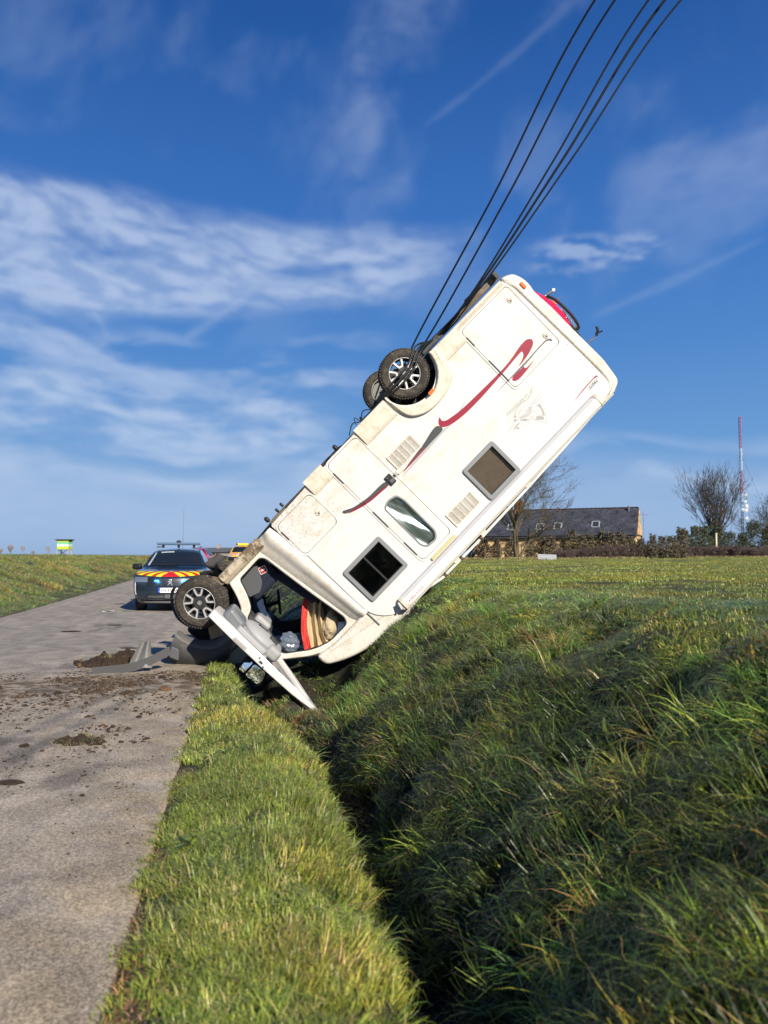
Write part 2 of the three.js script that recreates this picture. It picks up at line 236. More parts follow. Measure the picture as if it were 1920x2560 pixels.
// the mud thrown across the carriageway in front of the crash
const mudField = (s, l) => { const c = 9.3 + 0.25 * (l + 1); return Math.exp(-(((s - c) / 0.95) ** 2)) * smooth(-5.4, -2.6, l) + 0.4 * Math.exp(-(((s - 6.8) / 1.3) ** 2)) * Math.exp(-(((l + 1.2) / 1.0) ** 2)); };
{
  const Ss = [], Ls = [];
  for (let s = -30; s < 1.4; s += 1.5) Ss.push(s); for (let s = 1.4; s < 11; s += 0.03) Ss.push(s); for (let s = 11, d = 0.04; s < 260; s += d, d *= 1.04) Ss.push(s);
  for (let l = ROAD_L; l < ROAD_R - 0.001; l += 0.04) Ls.push(l); Ls.push(ROAD_R);
  const ns = Ss.length, nl = Ls.length, pos = new Float32Array(ns * nl * 3), col = new Float32Array(ns * nl * 3), uv = new Float32Array(ns * nl * 2), idx = [];
  const tar = [0.53, 0.475, 0.405], dust = [0.58, 0.49, 0.37], mudc = [0.17, 0.125, 0.082], sand = [0.58, 0.48, 0.33];
  for (let i = 0; i < ns; i++) for (let j = 0; j < nl; j++) {
    const s = Ss[i], jl = Ls[j], edge = j === nl - 1 ? 0.07 * (fbm(s * 1.4, 1, 3, 31) - 0.5) + 0.05 * (fbm(s * 6, 2, 2, 32) - 0.5) : j === 0 ? 0.2 * (fbm(s * 0.8, 5, 3, 33) - 0.5) : 0;
    const lr = jl + edge, l = lr + bend(s), k = i * nl + j, [x, z] = toXZ(s, l);
    const crown = 0.03 * (1 - ((lr + 3) / 2.6) ** 2);
    pos[3 * k] = x; pos[3 * k + 1] = roadY(s) + crown - 0.012 + 0.006 * (fbm(s * 0.7, lr * 0.9, 3, 34) - 0.5) - (j === 0 || j === nl - 1 ? 0.03 : 0); pos[3 * k + 2] = z; uv[2 * k] = s; uv[2 * k + 1] = lr;
    const n1 = fbm(s * 0.8, lr * 1.6, 4, 61), n2 = fbm(s * 3.7, lr * 5, 4, 62), n3 = fbm(s * 14, lr * 14, 3, 63);
    let c = mix3(tar, [0.45, 0.41, 0.36], smooth(0.35, 0.7, n1));
    c = mix3(c, dust, clamp(smooth(-1.9, -0.7, lr) * smooth(0.3, 0.65, n1 * 0.5 + n2 * 0.5) * 0.9));
    c = mix3(c, sand, smooth(-1.0, -0.62, lr) * smooth(0.5, 0.62, fbm(s * 9 + lr * 5, lr * 2.5 - s * 0.7, 3, 66) * 0.7 + n2 * 0.3) * 0.75);   // washed-out sand tongues along the edge
    const m = mudField(s, lr);
    c = mix3(c, dust, clamp(m * 1.1) * smooth(0.25, 0.6, n2));
    c = mix3(c, mudc, clamp(smooth(0.55, 0.78, n3 * 0.55 + n2 * 0.3 + m * 0.28)) * clamp(m * 1.3 + 0.02));
    for (const [s0, l0, s1, l1] of [[4.6, -1.85, 9.0, -0.98], [4.6, -2.25, 9.0, -1.22]]) {   // two smeared dark bands running to the verge
      const ux = s1 - s0, uy = l1 - l0, t = ((s - s0) * ux + (lr - l0) * uy) / (ux * ux + uy * uy), d = Math.abs((s - s0) * uy - (lr - l0) * ux) / Math.hypot(ux, uy);
      c = mix3(c, [0.2, 0.19, 0.18], smooth(0.09, 0.035, d + (n3 - 0.5) * 0.06) * smooth(-0.2, 0.1, t) * smooth(1.1, 0.8, t) * (0.35 + 0.5 * n2));
    }
    c = mix3(c, [0.2, 0.18, 0.16], smooth(0.7, 0.8, fbm(s * 1.1 + 9, lr * 2.2, 5, 67)) * 0.7);
    col.set(c, 3 * k);
    if (i < ns - 1 && j < nl - 1) { const a = k, b = k + 1, d = k + nl, e = d + 1; idx.push(a, b, d, b, e, d); }
  }
  const g = new THREE.BufferGeometry(); g.setAttribute('position', new THREE.BufferAttribute(pos, 3)); g.setAttribute('color', new THREE.BufferAttribute(col, 3)); g.setAttribute('uv', new THREE.BufferAttribute(uv, 2)); g.setIndex(idx); g.computeVertexNormals();
  mesh('road', g, new THREE.MeshStandardMaterial({ vertexColors: true, map: texRoad, bumpMap: texRoadB, bumpScale: 0.002, roughness: 0.92, side: THREE.DoubleSide })).userData.kind = 'structure';
}
// ---------------------------------------------------------------- grass
function blade(h, w, lean, dir, x, z, curl, col, seg = 3) {
  const P = [], N = [], C = [], cd = Math.cos(dir), sd = Math.sin(dir), pts = [];
  for (let k = 0; k <= seg; k++) { const t = k / seg, bendA = lean * t * t + curl * t * t * t, r = Math.sin(bendA * 1.2) * h * t * 0.9, y = h * t * Math.cos(bendA * 0.9); pts.push([x + cd * r, y, z + sd * r, w * (1 - t ** 1.6) * 0.5]); }
  for (let k = 0; k < seg; k++) {
    const a = pts[k], b = pts[k + 1], A = [a[0] - sd * a[3], a[1], a[2] + cd * a[3]], B = [a[0] + sd * a[3], a[1], a[2] - cd * a[3]], D = [b[0] - sd * b[3], b[1], b[2] + cd * b[3]], E = [b[0] + sd * b[3], b[1], b[2] - cd * b[3]];
    P.push(...A, ...B, ...D); if (k < seg - 1) P.push(...B, ...E, ...D);
  }
  for (let i = 0; i < P.length / 3; i++) C.push(...col);
  return [P, C];
}
function tuft({ n, h, w, spread, lean, cols, seed, seg = 3, curl = 0, clump = 0 }) {
  const R = rng(seed), P = [], C = [];
  for (let i = 0; i < n; i++) {
    const a = R() * 6.283, r = Math.sqrt(R()) * spread, x = Math.cos(a) * r, z = Math.sin(a) * r;
    const f = clump ? fbm(x * clump + seed, z * clump, 2, seed) : 0.5, pick = clamp(R() * 0.55 + (fbm(x * 14 + 7 + seed, z * 14, 2, seed + 5) - 0.3) * 1.1), c = cols[Math.min(cols.length - 1, Math.floor(pick * cols.length))], b = 0.7 + R() * 0.6;
    if (f < 0.34 && R() < 0.6) continue;
    const dir = clump ? fbm(x * clump * 0.7 + 31, z * clump * 0.7 + seed, 2, seed + 2) * 12 + (R() - 0.5) * 2.4 : a + (R() - 0.5) * 2;
    const [p, q] = blade(h * (0.4 + 0.75 * R()) * (0.55 + 0.9 * f), w * (0.7 + 0.6 * R()), lean * (0.25 + R()), dir, x, z, curl * R(), c.map(v => v * b), seg);
    P.push(...p); C.push(...q);
  }
  const g = new THREE.BufferGeometry(); g.setAttribute('position', new THREE.Float32BufferAttribute(P, 3)); g.setAttribute('color', new THREE.Float32BufferAttribute(C, 3)); g.computeVertexNormals(); return g;
}
const grassMat = new THREE.MeshPhysicalMaterial({ vertexColors: true, roughness: 0.45, transmission: 0.18, thickness: 0, side: THREE.DoubleSide });
const inCamper = (x, y, z) => { const q = motorhomeUVW(x, y, z); return q[0] > -5 && q[0] < 2.2 && q[2] > -2.4 && q[2] < -0.02 && q[1] > -0.1 && q[1] < 2.42 && (q[0] > -3.6 || q[1] < 2 - (-3.6 - q[0]) * 0.75); };
function sow(name, label, geos, spots, reach = 0.1) {                 // spots: [s, l, scale, tone, variant]; each copy is a small patch of turf laid to the slope
  geos.forEach((g, v) => {
    const list = spots.filter(p => p[4] % geos.length === v); if (!list.length) return;
    const im = new THREE.InstancedMesh(g, grassMat, list.length), M = new THREE.Matrix4(), Q = new THREE.Quaternion(), T = new THREE.Quaternion(), c = new THREE.Color(); let k = 0;
    const R = rng(999 + v);
    for (const [s, l, sc, tone] of list) {
      const e = reach, [x, z] = toXZ(s, l), y = terrainY(s, l), [xa, za] = toXZ(s + e, l), [xb, zb] = toXZ(s, l + e), [xc, zc] = toXZ(s - e, l), [xd, zd] = toXZ(s, l - e);
      const A = V3(xa - xc, terrainY(s + e, l) - terrainY(s - e, l), za - zc), B = V3(xb - xd, terrainY(s, l + e) - terrainY(s, l - e), zb - zd), N = B.cross(A).normalize(); if (N.y < 0) N.negate();
      const r = Math.max(reach, 0.1);
      if ([[0, 0], [r, 0], [-r, 0], [0, r], [0, -r]].some(([a, b]) => inCamper(x + a, terrainY(s, l) + 0.05, z + b))) continue;
      Q.setFromUnitVectors(V3(0, 1, 0), N.lerp(V3(0, 1, 0), 0.12).normalize()); T.setFromAxisAngle(V3(0, 1, 0), R() * 6.283); Q.multiply(T);
      M.compose(V3(x, y - 0.012, z), Q, V3(0.9 + R() * 0.25, sc * (0.85 + 0.3 * R()), 0.9 + R() * 0.25)); im.setMatrixAt(k, M);
      im.setColorAt(k, c.setRGB(...tone)); k++;
    }
    im.count = k; im.name = numbered(name); im.castShadow = im.receiveShadow = true; tag(im, label, 'grass', null, 'stuff'); scene.add(im);
  });
}
const G1 = [0.185, 0.24, 0.038], G2 = [0.115, 0.17, 0.028], G3 = [0.29, 0.315, 0.058], STR = [0.47, 0.38, 0.19], STR2 = [0.34, 0.28, 0.12], G4 = [0.05, 0.088, 0.02], BR = [0.15, 0.1, 0.055];
const inView = (x, z, m = 0) => { const d = -z; return d > 0.6 && Math.abs(x) < d * 0.53 + 0.8 + m; };
function scatter(seed, s0, s1, l0, l1, dens, fn) { const R = rng(seed), n = Math.round((s1 - s0) * (l1 - l0) * dens), out = []; for (let i = 0; i < n; i++) { const s = lerp(s0, s1, R()), l = lerp(l0, l1, R()), [x, z] = toXZ(s, l + bend(s)); if (!inView(x, z)) continue; const o = fn(s, l, R); if (o) out.push([s, l + bend(s), o[0], o[1], Math.floor(R() * 1000)]); } return out; }
{
  const V = (n, o) => Array.from({ length: n }, (_, k) => tuft({ ...o, cols: o.cols(k), seed: o.seed + k * 7 }));
  // mown verge between road and ditch
  const vc = k => [STR2, G3, G1, G3, G1, G2, G3, STR2, k % 2 ? STR : BR];
  const tv = V(5, { n: 300, h: 0.085, w: 0.0052, spread: 0.15, lean: 1.0, curl: 0.6, cols: vc, seed: 100, clump: 16 }), tvm = V(4, { n: 190, h: 0.085, w: 0.0075, spread: 0.17, lean: 1.0, curl: 0.6, cols: vc, seed: 110, clump: 16, seg: 2 });
  const verge = (s, l, R) => { if (l > 0.5 - pinch(s)) return null; const e = smooth(ROAD_R - 0.02, ROAD_R + 0.2, l), n = fbm(s * 2.2, l * 2.2, 3, 95), p = fbm(s * 5, l * 5, 2, 96); if (R() > 0.35 + e) return null; const dry = clamp(smooth(0.5, 0.68, n) + (1 - e) * 0.9); return [(0.4 + 1.0 * n) * (0.5 + 0.5 * e) * (l > 0.35 ? 1.2 : 1), mix3([1.15, 1.2, 1.1], [1.45, 1.25, 1.1], dry).map(v => v * (0.5 + 1.05 * p))]; };
  const fringe = (s, l, R) => R() < smooth(0.3, 0.6, fbm(s * 2.3, 4, 3, 83)) ? [0.3 + 0.4 * R(), [1.25, 0.95, 0.9].map(v => v * (0.6 + 0.5 * R()))] : null;
  sow('verge_fringe', 'dry brownish grass creeping over the road edge', V(3, { n: 120, h: 0.06, w: 0.0048, spread: 0.09, lean: 1.3, curl: 0.8, cols: () => [STR2, BR, G1, STR, BR, STR2], seed: 120, clump: 20 }), scatter(18, 0.9, 14, ROAD_R - 0.07, ROAD_R + 0.1, 150, fringe));
  sow('verge_grass', 'short bright green grass on the verge between road and ditch', tv, scatter(1, 0.9, 5.5, ROAD_R, 0.56, 60, verge));
  sow('verge_grass', 'short bright green grass on the verge between road and ditch', tvm, [...scatter(2, 5.5, 13, ROAD_R, 0.56, 48, verge), ...scatter(3, 13, 40, ROAD_R, 0.56, 22, verge)]);
  // long blue-green tussocks here and there on the verge and along its lip
  const tl = V(3, { n: 26, h: 0.17, w: 0.005, spread: 0.06, lean: 0.9, curl: 0.7, cols: () => [G2, G4, G2, G1, STR2], seed: 130, seg: 4 });
  sow('verge_tussock', 'longer dark green tussocks in the verge and along the ditch lip', tl, [...scatter(4, 0.9, 12, -0.3, 0.55, 70, (s, l, R) => l > 0.55 - pinch(s) ? null : fbm(s * 1.6, l * 1.6, 2, 97) > 0.56 ? [0.6 + 0.6 * R(), [1, 1.05, 1.1]] : null), ...scatter(5, 0.9, 8, 0.3, 0.62, 60, (s, l, R) => Math.abs(l - 0.5 + pinch(s)) < 0.12 ? [0.5 + 0.8 * R(), [1.1, 1.1, 0.9]] : null)]);
  // rough bank beyond the ditch
  const DK = [0.028, 0.042, 0.012], DB = [0.06, 0.045, 0.022], bc = k => [G1, G4, DK, G4, G2, DK, k % 2 ? DB : DK, G4, k === 3 ? STR2 : DB];  // DK and DB: near-black blades that put shade gaps into the grass colour
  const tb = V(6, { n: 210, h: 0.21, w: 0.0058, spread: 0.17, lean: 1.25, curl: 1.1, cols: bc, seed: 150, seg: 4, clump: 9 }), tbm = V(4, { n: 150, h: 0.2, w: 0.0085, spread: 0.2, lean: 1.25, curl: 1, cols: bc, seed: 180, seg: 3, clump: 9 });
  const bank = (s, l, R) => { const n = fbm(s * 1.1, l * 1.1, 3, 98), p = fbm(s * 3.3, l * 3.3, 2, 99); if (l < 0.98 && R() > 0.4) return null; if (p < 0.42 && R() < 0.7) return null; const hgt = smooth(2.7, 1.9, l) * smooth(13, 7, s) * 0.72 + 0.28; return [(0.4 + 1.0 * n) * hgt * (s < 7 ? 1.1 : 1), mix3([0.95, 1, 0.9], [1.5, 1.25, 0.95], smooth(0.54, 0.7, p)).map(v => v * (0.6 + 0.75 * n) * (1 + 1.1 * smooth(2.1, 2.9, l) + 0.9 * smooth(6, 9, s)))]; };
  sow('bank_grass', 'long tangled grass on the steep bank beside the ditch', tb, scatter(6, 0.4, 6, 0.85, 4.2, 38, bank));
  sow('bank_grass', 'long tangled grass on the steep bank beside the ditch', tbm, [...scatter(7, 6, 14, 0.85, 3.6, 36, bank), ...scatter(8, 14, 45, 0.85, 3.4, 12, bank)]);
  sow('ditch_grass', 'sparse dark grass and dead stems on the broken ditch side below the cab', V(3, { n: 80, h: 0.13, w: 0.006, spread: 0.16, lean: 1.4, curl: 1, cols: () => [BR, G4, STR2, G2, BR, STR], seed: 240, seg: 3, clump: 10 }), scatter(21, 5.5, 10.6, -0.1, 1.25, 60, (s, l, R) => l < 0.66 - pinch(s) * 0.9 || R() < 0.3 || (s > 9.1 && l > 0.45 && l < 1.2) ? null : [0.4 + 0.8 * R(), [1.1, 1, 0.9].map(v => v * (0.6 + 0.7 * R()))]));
  const tc = V(6, { n: 46, h: 0.25, w: 0.0058, spread: 0.075, lean: 0.85, curl: 0.9, cols: () => [[0.36, 0.4, 0.09], G1, G2, G3, G1, G2, STR], seed: 170, seg: 5 });  // brightest blades have sunlit highlights put into their colour
  sow('bank_tussock', 'green grass tussocks brightened to a sunlit tone, standing out of the bank', tc, scatter(9, 0.5, 9, 0.95, 3.0, 58, (s, l, R) => { const n = fbm(s * 1.5, l * 1.5, 3, 88); return n > 0.44 ? [(0.35 + 0.55 * R()) * smooth(3.2, 2.2, l) + 0.2, mix3([0.85, 1, 0.9], [1.35, 1.25, 1], smooth(0.4, 0.65, fbm(s * 0.9, l * 0.9, 2, 87))).map(v => v * (0.55 + 0.8 * R()))] : null; }));
  sow('bank_tussock', 'green grass tussocks brightened to a sunlit tone, standing out of the bank', tc, scatter(23, 0.9, 2.6, 1.0, 2.0, 46, (s, l, R) => [0.7 + 0.5 * R(), [1.3, 1.25, 0.9].map(v => v * (0.8 + 0.6 * R()))]));
  // broad-leaved weeds among the grass
  sow('broadleaf_weed', 'low broad leaved weeds among the verge and bank grass', V(3, { n: 9, h: 0.12, w: 0.034, spread: 0.02, lean: 1.5, curl: 0.5, cols: () => [G2, G1, [0.09, 0.13, 0.03], BR], seed: 260, seg: 4 }), [...scatter(24, 1.2, 8, -0.3, 0.4, 5, (s, l, R) => [0.5 + 0.5 * R(), [1, 1, 0.9]]), ...scatter(25, 1.2, 9, 1.0, 2.8, 5, (s, l, R) => [0.8 + 0.9 * R(), [1, 1.05, 0.9]])]);
  // pale dead stalks lying over the bank
  const td = V(4, { n: 5, h: 0.42, w: 0.0038, spread: 0.12, lean: 1.5, curl: 2.4, cols: () => [STR, STR2, STR], seed: 175, seg: 7 });
  sow('dead_stalk', 'pale curled dead stalks lying over the bank', td, scatter(19, 1.2, 9.5, 0.95, 2.4, 6, (s, l, R) => [0.5 + 0.8 * R(), [1.2, 1.1, 1]]));
  // grazed field
  const fc = () => [STR2, G1, G2, G3, G2, G1, G1];
  const tf = V(4, { n: 300, h: 0.045, w: 0.0065, spread: 0.34, lean: 1.1, curl: 0.5, cols: fc, seed: 190, seg: 2, clump: 9 }), tff = V(3, { n: 260, h: 0.05, w: 0.013, spread: 0.8, lean: 1.1, curl: 0.5, cols: fc, seed: 200, seg: 2, clump: 4 });
  const field = (s, l, R) => { const n = fbm(s * 0.9, l * 0.9, 3, 91), m = fbm(s * 1.3 + 40, l * 1.3, 4, 94); if (m > 0.64 && s < 30 && R() < 0.7) return null; return [0.7 + 0.8 * n, mix3([1.1, 1.05, 0.9], [1.6, 1.35, 1.05], smooth(0.38, 0.66, n)).map(v => v * (0.8 + 0.4 * R()) * (0.72 + 0.28 * smooth(4, 12, s)))]; };
  sow('field_grass', 'short yellowish green grass of the open field', tf, scatter(10, -1, 16, 2.7, 14, 13, field), 0.15);
  sow('field_grass', 'short yellowish green grass of the open field', tff, [...scatter(11, 10, 34, 2.9, 32, 2.6, field), ...scatter(12, 30, 80, 3, 60, 1, field)], 0.3);
  // the bank on the far side of the road
  const lc = k => [STR, G1, G2, STR2, G1, G2, G3, k ? STR2 : STR];
  const tw = V(4, { n: 210, h: 0.18, w: 0.011, spread: 0.36, lean: 1.1, curl: 0.8, cols: lc, seed: 210, seg: 2, clump: 6 });
  const lb = (s, l, R) => { const n = fbm(s * 0.8, l * 0.8, 3, 85), p = fbm(s * 2.5, l * 2.5, 2, 86); return [(0.4 + 0.9 * n) * (l > -6.6 ? 0.45 : 1), mix3([0.9, 1, 0.85], [1.5, 1.2, 1.05], smooth(0.48, 0.68, p * 0.6 + n * 0.4) * smooth(-6.2, -7, l)).map(v => v * (0.75 + 0.5 * R()))]; };
  sow('roadside_grass', 'rough grass on the bank across the road', tw, [...scatter(13, 9, 26, -12.5, ROAD_L - 0.25, 12, lb), ...scatter(14, 26, 60, -14, ROAD_L - 0.25, 5, lb), ...scatter(15, 60, 130, -16, ROAD_L - 0.3, 1.6, lb)], 0.2);
}

// ================================================================ the crashed motorhome
// built in its own frame: x forward (= -u), y towards its roof (= v), z to its right side (= w); origin at the right rear hub
const motorhome = group('motorhome', 'white motorhome standing on its crushed nose, tail in the air, roof against the bank', 'motorhome');
const MX = new THREE.Matrix4();
{ const z = MW.clone(), y = MV.clone().addScaledVector(z, -MV.dot(z)).normalize(), x = y.clone().cross(z); MX.makeBasis(x, y, z).setPosition(MO); motorhome.applyMatrix4(MX); }
const P = (u, v, w = 0) => V3(-u, v, w);
const S2 = pts => pts.map(([u, v, r]) => r === undefined ? [-u, v] : [-u, v, r]);
const MH = (name, geo, mat, parent = motorhome) => mesh(name, geo, mat, parent);
const each = (name, list, mat, parent = motorhome) => list.map(g => mesh(name, g, mat, parent));   // one part per piece

// --- printed side: swooshes, script and emblem as flat print, road dust as specks and smears
const SIDE = { x0: -2.2, y0: 0, w: 5.12, h: 2.56, ppm: 400 };
const texSide = canvas(2048, 1024, (c, W, Hh) => {
  const X = u => (-u - SIDE.x0) * SIDE.ppm, Y = v => (SIDE.y0 + SIDE.h - v) * SIDE.ppm;
  c.fillStyle = 'rgb(229,227,223)'; c.fillRect(0, 0, W, Hh);
  const R = rng(77);
  for (let k = 0; k < 5200; k++) {                                     // mottled dust and rain marks
    const u = lerp(-2.9, 2.1, R()), v = Math.pow(R(), 1.8) * 1.5, n = fbm(u * 3, v * 3, 3, 5);
    if (n < 0.5) continue;
    c.fillStyle = `rgba(${188 + R() * 20 | 0},${158 + R() * 20 | 0},${110 + R() * 24 | 0},${0.02 + 0.035 * R()})`;
    c.beginPath(); c.ellipse(X(u), Y(v), 4 + R() * 40, 3 + R() * 14, 0.8 * (R() - 0.5), 0, 7); c.fill();
  }
  for (let k = 0; k < 420; k++) { const u = lerp(-2.8, 2.1, R()), v = 0.05 + R() * R() * 2.1; c.strokeStyle = `rgba(120,100,75,${0.06 + 0.16 * R()})`; c.lineWidth = 0.6 + R() * 1.2; c.beginPath(); const x = X(u), y = Y(v); c.moveTo(x, y); c.lineTo(x + (R() - 0.5) * 24, y + (R() - 0.5) * 24); c.stroke(); }
  for (let k = 0; k < 700; k++) { const u = lerp(-2.8, 2.1, R()), v = R() * 2.2; c.fillStyle = `rgba(70,58,46,${0.1 + 0.3 * R()})`; const r = 0.4 + 1.3 * R() * R(); c.beginPath(); c.ellipse(X(u), Y(v), r, r, 0, 0, 7); c.fill(); }
  for (let k = 0; k < 2600; k++) { const u = lerp(-2.8, -1.9, R() ** 1.6), v = R() ** 2 * 0.7; c.fillStyle = `rgba(128,108,84,${0.04 + 0.1 * R()})`; c.beginPath(); c.ellipse(X(u), Y(v), 1 + R() * 8, 1 + R() * 4, R() * 3, 0, 7); c.fill(); }
  const smoothPath = (pts) => { const q = new THREE.CatmullRomCurve3(pts.map(([u, v]) => V3(X(u), Y(v), 0)), true, 'centripetal').getPoints(pts.length * 6); c.beginPath(); q.forEach((p, i) => i ? c.lineTo(p.x, p.y) : c.moveTo(p.x, p.y)); c.closePath(); c.fill(); };
  const straight = (pts) => { c.beginPath(); pts.forEach(([u, v], i) => i ? c.lineTo(X(u), Y(v)) : c.moveTo(X(u), Y(v))); c.closePath(); c.fill(); };
  const RED = 'rgb(158,38,60)', GREY = 'rgb(104,104,106)', LITE = 'rgb(186,186,186)', DK = 'rgb(78,80,82)';
  c.fillStyle = LITE; straight([[0.451, 0.823], [0.227, 0.877], [0.106, 0.903], [0.152, 0.917]]);
  smoothPath([[-0.021, 0.939], [-0.203, 0.940], [-0.451, 0.952], [-1.05, 0.956], [-0.714, 0.922], [-0.195, 0.905]]);
  c.fillStyle = DK; smoothPath([[-0.195, 0.813], [-0.162, 0.895], [-0.418, 0.914], [-0.821, 0.917], [-0.919, 0.917], [-0.87, 0.9], [-0.525, 0.857]]);
  c.fillStyle = 'rgb(150,48,66)'; straight([[-0.52, 0.893], [-0.91, 0.905], [-0.99, 0.925], [-0.82, 0.924], [-0.52, 0.913]]);
  c.fillStyle = RED; smoothPath([[1.574, 0.974], [1.599, 0.926], [1.552, 0.877], [1.441, 0.869], [1.212, 0.905], [1.011, 0.92], [0.526, 0.912], [0.202, 0.898], [0.045, 0.874], [-0.063, 0.845], [-0.093, 0.811], [-0.082, 0.757], [-0.139, 0.788], [-0.167, 0.835], [-0.149, 0.882], [-0.038, 0.938], [0.194, 0.975], [0.527, 0.981], [0.994, 0.96], [1.338, 0.937], [1.378, 0.941], [1.374, 0.972], [1.331, 1.011], [1.204, 1.052], [1.39, 1.037], [1.482, 1.014]]);
  smoothPath([[1.41, 1.145], [1.266, 1.143], [1.248, 1.126], [1.256, 1.084], [1.226, 1.102], [1.08, 1.09], [1.016, 1.108], [1.002, 1.133], [1.047, 1.172], [1.199, 1.175]]);
  c.fillStyle = GREY; smoothPath([[1.789, 1.145], [1.803, 1.111], [1.75, 1.071], [1.635, 1.066], [1.382, 1.075], [1.177, 1.076], [0.904, 1.08], [0.695, 1.084], [0.921, 1.09], [1.307, 1.1], [1.585, 1.084], [1.745, 1.095]]);
  c.fillStyle = DK; smoothPath([[-1.237, 0.841], [-1.247, 0.898], [-1.555, 0.853], [-1.78, 0.796], [-1.929, 0.749], [-1.948, 0.707], [-1.921, 0.701], [-1.8, 0.761], [-1.571, 0.813]]);
  c.fillStyle = 'rgb(140,38,56)'; smoothPath([[-1.2, 0.912], [-1.24, 0.905], [-1.579, 0.876], [-1.78, 0.824], [-1.908, 0.77], [-1.8, 0.789], [-1.551, 0.849], [-1.272, 0.881]]);
  c.strokeStyle = 'rgb(250,250,248)'; c.lineWidth = 8; c.beginPath(); [[-1.592, 0.778], [-1.793, 0.754], [-1.903, 0.697]].forEach(([u, v], i) => i ? c.lineTo(X(u), Y(v)) : c.moveTo(X(u), Y(v))); c.stroke();
  // model script at the tail
  c.fillStyle = 'rgb(160,60,84)'; smoothPath([[1.419, 1.957], [1.592, 1.931], [1.839, 1.922], [1.904, 1.926], [1.918, 1.951], [1.843, 1.937], [1.614, 1.943]]);
  c.fillStyle = 'rgb(66,70,72)'; c.font = 'italic bold 26px sans-serif'; c.textAlign = 'left'; c.textBaseline = 'alphabetic';
  c.save(); c.translate(X(1.885), Y(1.972)); c.transform(1, 0, -0.15, 1, 0, 0); c.fillText('7997F', 0, 6); c.restore();
  // grey emblem and lettering, laid out in the emblem's own sketch grid
  const E = ([ex, ey]) => [X(0.921 + 0.000342 * ex - 0.000332 * ey), Y(1.038 + 0.00034 * ex + 0.000326 * ey)];
  const poly = (pts, fill, lw = 3) => { c.beginPath(); pts.forEach((p, i) => { const [x, y] = E(p); i ? c.lineTo(x, y) : c.moveTo(x, y); }); if (fill) { c.closePath(); c.fill(); } else { c.lineWidth = lw; c.stroke(); } };
  c.fillStyle = c.strokeStyle = 'rgb(176,173,170)'; c.lineCap = 'round';
  poly([[830, 240], [790, 420], [700, 560], [560, 660], [420, 780], [350, 900], [325, 1040]], false, 3.4);
  poly([[835, 235], [795, 290], [760, 440], [820, 330]], true);
  poly([[330, 1040], [290, 1080], [300, 1130], [345, 1130], [370, 1080]], true); poly([[280, 1160], [400, 1170], [370, 1230], [290, 1230]], true);
  poly([[320, 1240], [230, 1400], [110, 1540]], false, 3); poly([[510, 1230], [380, 1310], [290, 1430], [230, 1530], [330, 1440], [430, 1330]], true); poly([[440, 1380], [330, 1440], [460, 1470]], true);
  poly([[390, 1150], [500, 1210], [640, 1230], [740, 1170], [640, 1140], [520, 1180]], true);
  poly([[515, 1250], [540, 1340], [630, 1375], [710, 1330], [735, 1250], [720, 1190]], false, 2.4);
  poly([[490, 880], [440, 1000], [450, 1100], [520, 1165]], false, 2.6);
  for (let k = 0; k < 6; k++) poly([[470 + k * 12, 1090 + k * 14], [620 + k * 20, 1010 + k * 10], [800 + k * 6, 830 + k * 22]], false, 2.2);
  poly([[670, 780], [820, 690], [960, 560], [1070, 380]], false, 3.2); poly([[830, 740], [1000, 610], [1135, 470]], false, 3.2); poly([[690, 860], [800, 780], [720, 800]], true); poly([[620, 940], [760, 850], [800, 800]], false, 4);
  poly([[800, 770], [850, 880], [960, 1000], [1060, 1060], [1180, 1060]], false, 3);
  poly([[950, 750], [1060, 700], [1160, 880], [1220, 1060], [1140, 1040], [1130, 960], [1060, 820]], true);
  poly([[960, 1060], [1180, 1090], [1190, 1180], [1010, 1190], [880, 1170], [960, 1140]], true);
  poly([[700, 1110], [790, 1080], [840, 1140], [820, 1190], [740, 1150]], false, 2.4); poly([[820, 1050], [880, 1160], [1060, 1250], [1080, 1220], [1280, 1300], [1230, 1200], [1270, 1180], [1220, 960]], false, 2.6);
  poly([[1080, 600], [1120, 680], [1200, 720]], false, 2.4); poly([[1170, 860], [1240, 860], [1230, 810]], false, 2.6);
  { const a = E([700, 430]), b = E([60, 1050]); c.save(); c.translate(a[0], a[1]); c.rotate(Math.atan2(b[1] - a[1], b[0] - a[0])); c.font = 'bold 34px sans-serif'; c.textBaseline = 'alphabetic'; const L = Math.hypot(b[0] - a[0], b[1] - a[1]), tw = c.measureText('Le Randonneur').width || 250; c.scale(L / tw, 0.95); c.fillText('Le Randonneur', 0, 8); c.restore(); }
});
const paintSide = phys([0.85, 0.85, 0.845], 0.32, { map: texSide, clearcoat: 0.25, clearcoatRoughness: 0.25, bumpMap: bumpFine, bumpScale: 0.0006 });
const sideGeo = g => planarUV(g, SIDE.x0, SIDE.y0, SIDE.w, SIDE.h);
const texDust = dataTex(512, (x, y, i, j) => { const a = grimeN[j * 512 + i], f = grimeF[j * 512 + i], t = smooth(0.42, 0.66, a * 0.55 + f * 0.45) * (0.4 + 0.9 * f); return [lerp(238, 222, t), lerp(236, 213, t), lerp(230, 198, t)]; });
const white = phys([0.78, 0.76, 0.725], 0.35, { map: texDust, clearcoat: 0.2 });
const cream = phys([0.76, 0.72, 0.63], 0.4, { map: texDust });
const texMuddy = dataTex(512, (x, y, i, j) => { const a = grimeN[j * 512 + i], f = grimeF[j * 512 + i], t = smooth(0.38, 0.6, a * 0.75 + f * 0.3); return [lerp(205, 118, t), lerp(192, 102, t), lerp(170, 82, t)]; });
const muddyWhite = std([0.8, 0.78, 0.74], 0.8, 0, { map: texMuddy, bumpMap: bumpFine, bumpScale: 0.003 });
